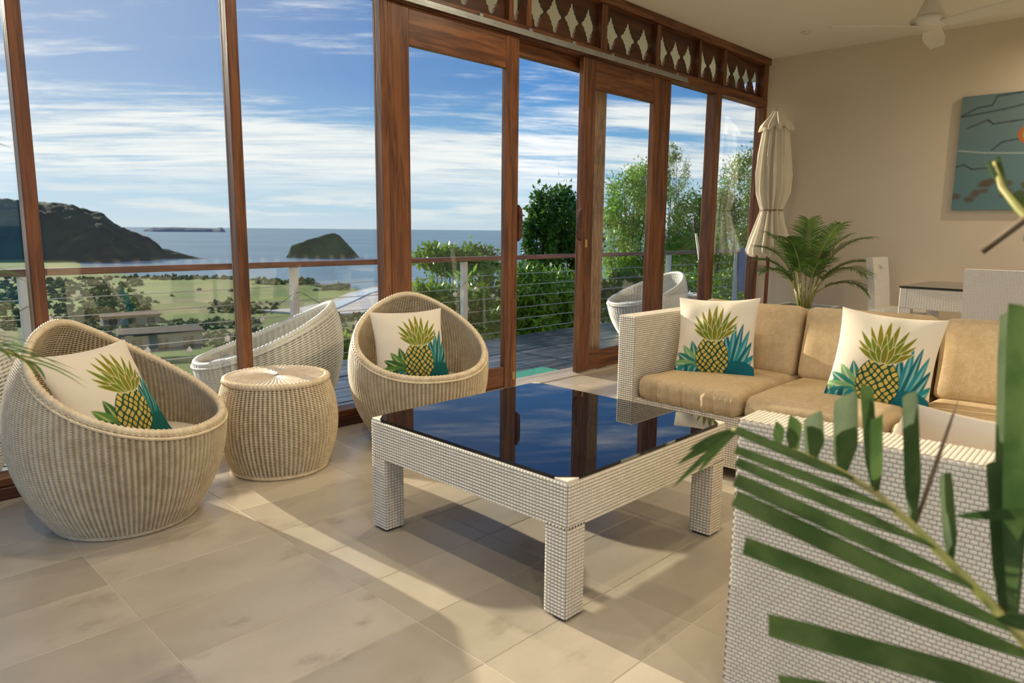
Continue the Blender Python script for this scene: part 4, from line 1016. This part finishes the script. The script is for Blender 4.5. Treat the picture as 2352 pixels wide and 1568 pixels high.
def px_dir(x, y):
    d = cf + cr*((x-1176)/F_PX) - cu*((y-784)/F_PX); h = math.hypot(d.x, d.y); return math.atan2(d.y, d.x), d.z/h
def headland(name, label, cat, sil, rr, width, mat, back=1.0, seed=1, amp=6.0, nu=120, nv=34, skew=0.62):
    """ridge with a surveyed skyline: rr = distance of the crest from the house"""
    azs, els = zip(*[px_dir(*p) for p in sil]); o = np.argsort(azs); azs = np.array(azs)[o]; els = np.array(els)[o]
    a = np.linspace(azs[0], azs[-1], nu); r_c = rr(a) if callable(rr) else np.full(nu, rr)
    h = np.interp(a, azs, els)*r_c + CAM_H + 60
    s = np.linspace(-1, 1, nv); V = []
    for t in s:
        prof = max(0.0, 1-abs(t)**1.25) if t < 0 else max(0.0, 1-t*t)
        r = r_c + t*width*np.clip(h/70, 0.06, 1)*(0.60 if t < 0 else 1.0)
        x, y = r*np.cos(a), r*np.sin(a)
        z = h*prof
        tap = np.clip(h/30, 0, 1)*(1-prof)*min(1, 4*prof+0.15)
        z = z + (fbm(x, y, width*0.55, 6, seed)*amp*3.2)*tap*0.9 + (fbm(x, y, 46, 3, seed+1)*0.30 + fbm(x, y, 17, 2, seed+2)*0.16)*amp*np.clip(h/20, 0, 1)*prof**0.3
        V.append(np.stack([x, y, np.where(prof <= 0.001, -4, z) - 60 + 0.2], -1))
    me = np_mesh(name, np.concatenate(V), grid_quads(nu, nv), mat, True); ob = link(name, me); return tag(ob, label, cat)
headland('headland', 'dark green hill running down into the bay on the left', 'hill', [(-420, 440), (-200, 448), (0, 455), (40, 461), (100, 465), (165, 469), (185, 480), (232, 489), (262, 514), (300, 532), (342, 546), (372, 571), (430, 586), (478, 597)],
         lambda a: np.interp(np.degrees(a), [66, 68, 80, 100], [1480, 1500, 1750, 1900]), 420, 'headland', amp=8.5, seed=4, nu=220, nv=60)
headland('island', 'small green rocky island standing in the bay', 'island', [(655, 594), (662, 582), (668, 566), (690, 556), (715, 549), (740, 540), (768, 535), (782, 543), (800, 562), (815, 578), (828, 594)], 1540, 95, 'island_green', seed=9, amp=4.0, nu=90, nv=40)
headland('far_headland', 'faint low headland on the horizon beyond the hill', 'headland', [(330, 527), (350, 522), (400, 521.5), (450, 523), (490, 525), (500, 523), (508, 521.5), (514, 526), (518, 531)], 9000, 500, 'far_land_hazed', seed=12, amp=3.0, nu=80, nv=12)

def flat_patch(name, label, cat, pxs, z, mat, thick=0.4):
    """flat ground feature laid on the valley floor"""
    P = []
    for x, y in pxs:
        a, e = px_dir(x, y); r = (z-CAM_H)/e; P.append((r*math.cos(a), r*math.sin(a), z))
    n = len(P); m = MB().add(P + [(x, y, zq-thick-3) for x, y, zq in P], [tuple(range(n)), tuple(range(2*n-1, n-1, -1))] + [(k, n+k, n+(k+1) % n, (k+1) % n) for k in range(n)])
    ob = m.build(name, mat); return tag(ob, label, cat, kind='structure')
flat_patch('beach', 'pale sand flat beside the river mouth', 'beach', [(600, 712), (690, 706), (760, 690), (800, 672), (860, 658), (920, 655), (940, 668), (880, 690), (900, 704), (860, 716), (740, 722)], -56.8, 'sand')
flat_patch('river', 'pale shallow river winding out to the bay', 'river', [(690, 716), (745, 700), (790, 686), (812, 674), (845, 664), (885, 658), (890, 663), (850, 672), (826, 684), (790, 700), (752, 716)], -56.2, 'river')

# scrub and trees on the valley floor: one uncountable mass of crowns
def blob_mass(name, label, cat, spots, mat, kind='stuff', seed=3, parent=None):
    g = np.random.default_rng(seed); ico_v = []; nseg, nring = 7, 4
    for j in range(nring+1):
        th = PI*0.5*j/nring
        for k in range(nseg): ico_v.append((math.cos(th)*math.cos(2*PI*k/nseg), math.cos(th)*math.sin(2*PI*k/nseg), math.sin(th)))
    ico_v = np.array(ico_v); q0 = grid_quads(nseg, nring+1, True); V = []; Q = []
    for i, (x, y, z, r) in enumerate(spots):
        jit = 1+0.28*g.normal(size=(len(ico_v), 1))*np.array([[1, 1, 0.8]])
        V.append(ico_v*jit*np.array((r, r, r*g.uniform(0.7, 1.2))) + np.array((x, y, z-0.25*r))); Q.append(q0+i*len(ico_v))
    ob = link(name, np_mesh(name, np.concatenate(V), np.concatenate(Q), mat, False), parent)
    return tag(ob, label, cat, kind=kind) if parent is None else ob
spots = []
def scatter(n, xr, yr, rr, z=-58.5, clump=0):
    for _ in range(n):
        a, e = px_dir(rng.uniform(*xr), rng.uniform(*yr)); r = (z-CAM_H)/e
        spots.append((r*math.cos(a), r*math.sin(a), z, rng.uniform(*rr)))
scatter(420, (230, 600), (735, 800), (1.2, 3.0)); scatter(330, (-60, 330), (636, 690), (2, 4.5)); scatter(240, (-60, 250), (690, 760), (1.8, 4))
scatter(110, (330, 560), (636, 643), (2, 4)); scatter(110, (580, 720), (643, 655), (2, 4)); scatter(50, (720, 800), (655, 668), (1.6, 3.6))
scatter(110, (480, 640), (696, 722), (1.5, 3)); scatter(160, (680, 890), (724, 780), (1.2, 3)); scatter(8, (340, 560), (650, 700), (1.5, 3)); scatter(150, (200, 340), (690, 735), (2, 4))
blob_mass('scrub_woodland', 'scattered scrub and small trees across the valley fields', 'scrub', spots, 'scrub')

def villa(name, label, px, z, w, d, h, rz):
    a, e = px_dir(*px); r = (z-CAM_H)/e
    t = thing(name, label, 'building', (r*math.cos(a), r*math.sin(a), z), rz)
    MB().box(-w/2, w/2, -d/2, d/2, 0, h).build('wall', 'villa_wall', t)
    MB().box(-w/2-0.8, w/2+0.8, -d/2-0.8, d/2+0.8, h, h+0.5, 0.1).build('roof', 'villa_roof', t)
    for k in range(3):
        x = -w/2 + w*(k+0.5)/3; o = MB().box(x-w*0.07, x+w*0.07, -d/2-0.06, -d/2+0.05, h*0.1, h*0.8).build('window', 'villa_dark', t)
        MB().box(x-0.05, x+0.05, -d/2-0.10, -d/2-0.05, h*0.1, h*0.8).build('mullion', 'villa_wall', o)
    return t
villa('villa', 'flat-roofed grey villa on the slope below the terrace beside the rattan chair', (372, 800), -22, 13, 8, 3.2, math.radians(-15))
villa('villa', 'low tan-roofed house among trees in the valley at left', (300, 742), -45, 24, 12, 4.0, math.radians(-10))

# ------------------------------------------------------------------ trees by the terrace
def leaf_cloud(crowns, n, size, seed, aspect=2.2, clumps=40, spread=0.16):
    """leaf blades gathered in clumps on the surface of crown ellipsoids"""
    g = np.random.default_rng(seed); V = []; tot = sum(c[6] if len(c) > 6 else 1 for c in crowns)
    for c in crowns:
        m = int(n*(c[6] if len(c) > 6 else 1)/tot); k = max(6, int(clumps*(c[6] if len(c) > 6 else 1)/tot*len(crowns)))
        d = g.normal(size=(k, 3)); d /= np.linalg.norm(d, axis=1)[:, None]; d *= g.uniform(0.35, 1.0, (k, 1))**0.45
        cc = d[g.integers(0, k, m)] + g.normal(size=(m, 3))*spread
        P = np.array(c[:3]) + cc*np.array(c[3:6])
        ax = g.normal(size=(m, 3)) + cc*0.8 + np.array((0, 0, -0.15)); ax /= np.linalg.norm(ax, axis=1)[:, None]
        nb = g.normal(size=(m, 3)) + np.array((0, 0, 0.8)); sd = np.cross(ax, nb); sd /= np.linalg.norm(sd, axis=1)[:, None]
        L = size*g.uniform(0.7, 1.3, (m, 1)); Wd = L/aspect
        V.append(np.stack([P, P+ax*L*0.45-sd*Wd*0.5, P+ax*L, P+ax*L*0.45+sd*Wd*0.5], 1))
    V = np.concatenate(V).reshape(-1, 3); q = np.arange(len(V)).reshape(-1, 4); return V, q
def tree(name, label, loc, crowns, n, size, mat, seed, cat='tree', group=None, aspect=2.2, clumps=40, spread=0.16, trunk=0.06, flowers=0, base=0.0):
    t = thing(name, label, cat, loc, 0, group)
    tr = MB(); g = np.random.default_rng(seed+50)
    top = np.mean([c[:3] for c in crowns], axis=0)
    p0 = Vector((0, 0, base)); p1 = Vector((top[0]*0.25, top[1]*0.25, base+(top[2]-base)*0.5))
    tr.tube([p0, p0.lerp(p1, 0.5)+Vector((0.03, 0.02, 0)), p1], [trunk, trunk*0.85, trunk*0.7], 7)
    for c in crowns:
        for _ in range(3):
            e = Vector(c[:3]) + Vector(g.normal(size=3))*0.45*min(c[3:6]); mid = p1.lerp(e, 0.5)+Vector(g.normal(size=3))*0.08
            tr.tube([p1, mid, e], [trunk*0.55, trunk*0.35, trunk*0.12], 5)
    tr.build('trunk', 'bark', t, True)
    v, q = leaf_cloud(crowns, n, size, seed, aspect, clumps, spread); link('foliage', np_mesh('foliage', v, q, mat), t)
    if flowers:
        fm = MB(); m0 = v.reshape(-1, 4, 3)[:, 2]; ids = g.integers(0, len(m0), flowers)
        for i in ids:
            c = m0[i]; s = 0.032
            for k in range(5):
                a = 2*PI*k/5; fm.strip(c, c+np.array((math.cos(a)*s, -0.6*s, math.sin(a)*s)), 0.026, (-math.sin(a), 0, math.cos(a)), (0, -1, 0), 3)
        fm.build('flowers', 'flower_white', t)
    return t
def at(x, y, Y):                     # world point seen at a pixel of the survey frame on the plane y=Y
    d = cf + cr*((x-1176)/F_PX) - cu*((y-784)/F_PX); return Vector((0, 0, CAM_H)) + d*(Y/d.y)
def crown(cx, cy, rx, ry, Y, base, w=1.0, depth=1.0):
    """ellipsoid crown given by its outline in the survey frame on plane Y, local to base"""
    c = at(cx, cy, Y); e = at(cx+rx, cy, Y); u = at(cx, cy-ry, Y); k = (c-Vector((0, 0, CAM_H))).dot(cf)/F_PX
    return (c.x-base[0], c.y-base[1], c.z-base[2], rx*k*0.95, rx*k*0.95*depth, ry*k, w)
def ground(x, y): 
    r = math.hypot(x, y); return float(np.interp(r, [0, 6, 12, 40, 120, 260], [-1.0, -1.2, -4.0, -13, -36, -55]))
def plant(name, label, Y, cxs, n, size, mat, seed, **kw):
    c0 = at(cxs[0][0], cxs[0][1], Y); b = (c0.x, c0.y, ground(c0.x, c0.y))
    return tree(name, label, b, [crown(*c[:4], Y, b, c[4] if len(c) > 4 else 1.0) for c in cxs], n, size, mat, seed, **kw)
GT = 'trees beyond the terrace railing'
plant('broadleaf_tree', 'tall dark glossy tree seen in the door opening', 8.6, [(1275, 500, 58, 66, 1.3), (1240, 560, 38, 60, .7), (1300, 620, 62, 80, 1.2), (1250, 690, 60, 60, .8), (1330, 540, 45, 70, .8)], 15000, 0.105, 'leaf_dark', 1, group=GT, clumps=60, trunk=0.09)
plant('flat_topped_tree', 'small flat-topped tree rising over the handrail behind the left door', 8.8, [(1010, 590, 52, 26, 1), (1085, 590, 55, 26, 1), (1050, 608, 90, 24, 1.2), (1120, 618, 40, 20, .5)], 5200, 0.085, 'leaf_shrub', 2, group=GT, clumps=50, trunk=0.05)
plant('feathery_tree', 'bright green feathery tree behind the right sliding door', 11.0, [(1440, 470, 55, 70, 1.2), (1490, 430, 50, 55, 1), (1420, 560, 50, 80, 1), (1480, 580, 60, 90, 1.2), (1440, 640, 60, 60, .8)], 17000, 0.105, 'leaf_bright', 3, group=GT, aspect=3.0, clumps=90, trunk=0.12)
plant('wispy_tree', 'tall wispy tree with sparse small leaves above the feathery tree', 11.6, [(1552, 400, 32, 50, 1), (1570, 460, 30, 40, .8), (1545, 350, 14, 20, .35)], 2600, 0.085, 'leaf_airy', 4, group=GT, aspect=3.5, clumps=50, spread=0.13, trunk=0.05)
plant('bushy_tree', 'broad bushy green tree between the right window posts', 9.4, [(1590, 520, 55, 75, 1.2), (1640, 500, 45, 70, 1), (1600, 620, 70, 90, 1.3), (1560, 580, 40, 80, .8), (1640, 640, 60, 80, 1)], 17000, 0.085, 'leaf_bright', 5, group=GT, clumps=90, trunk=0.10)
plant('corner_tree', 'green tree behind the last window pane next to the wall', 9.0, [(1700, 430, 50, 75, 1.1), (1740, 500, 50, 90, 1.1), (1690, 560, 50, 90, 1.2), (1760, 600, 60, 110, 1.2), (1720, 660, 60, 60, .8)], 14000, 0.085, 'leaf_shrub', 6, group=GT, clumps=80, trunk=0.09)
GS = 'shrubs along the terrace edge'
plant('flowering_shrub', 'frangipani shrub with white blossoms below the flat-topped tree', 6.9, [(985, 700, 50, 50, 1), (1060, 690, 60, 50, 1), (1000, 760, 60, 40, 1), (1090, 750, 60, 50, 1)], 4200, 0.125, 'leaf_shrub', 11, cat='shrub', flowers=22, group=GS, clumps=60, aspect=2.8, trunk=0.03)
plant('flowering_shrub', 'frangipani shrub with long leaves and white blossoms in the door opening', 6.8, [(1210, 660, 60, 50, 1), (1280, 690, 60, 60, 1), (1215, 735, 60, 45, 1), (1300, 745, 60, 40, 1)], 4600, 0.150, 'leaf_shrub', 12, cat='shrub', flowers=26, group=GS, clumps=60, aspect=3.4, trunk=0.03)
plant('dark_shrub', 'dense dark shrub between the left door post and opening', 7.6, [(1130, 690, 60, 50, 1), (1165, 740, 60, 50, 1), (1100, 740, 50, 40, .8)], 4200, 0.095, 'leaf_dark', 13, cat='shrub', group=GS, clumps=50, trunk=0.04)
plant('dark_shrub', 'dense shrub behind the white terrace chair at the right door', 7.4, [(1440, 670, 70, 40, 1), (1520, 680, 70, 50, 1), (1400, 700, 50, 40, .8)], 4200, 0.095, 'leaf_dark', 14, cat='shrub', group=GS, clumps=50, trunk=0.04)
plant('dark_shrub', 'dense shrub under the bushy tree behind the leaning pole', 7.2, [(1610, 670, 70, 50, 1), (1690, 680, 70, 60, 1), (1760, 670, 60, 70, 1)], 5200, 0.095, 'leaf_shrub', 15, cat='shrub', group=GS, clumps=50, trunk=0.04)
plant('small_bush', 'bright small leafy bush beside the white terrace chair and stool', 6.4, [(768, 812, 26, 26, 1), (790, 795, 20, 16, .6)], 900, 0.10, 'leaf_bright', 16, cat='shrub', group=GS, clumps=24, aspect=3.0, trunk=0.015)
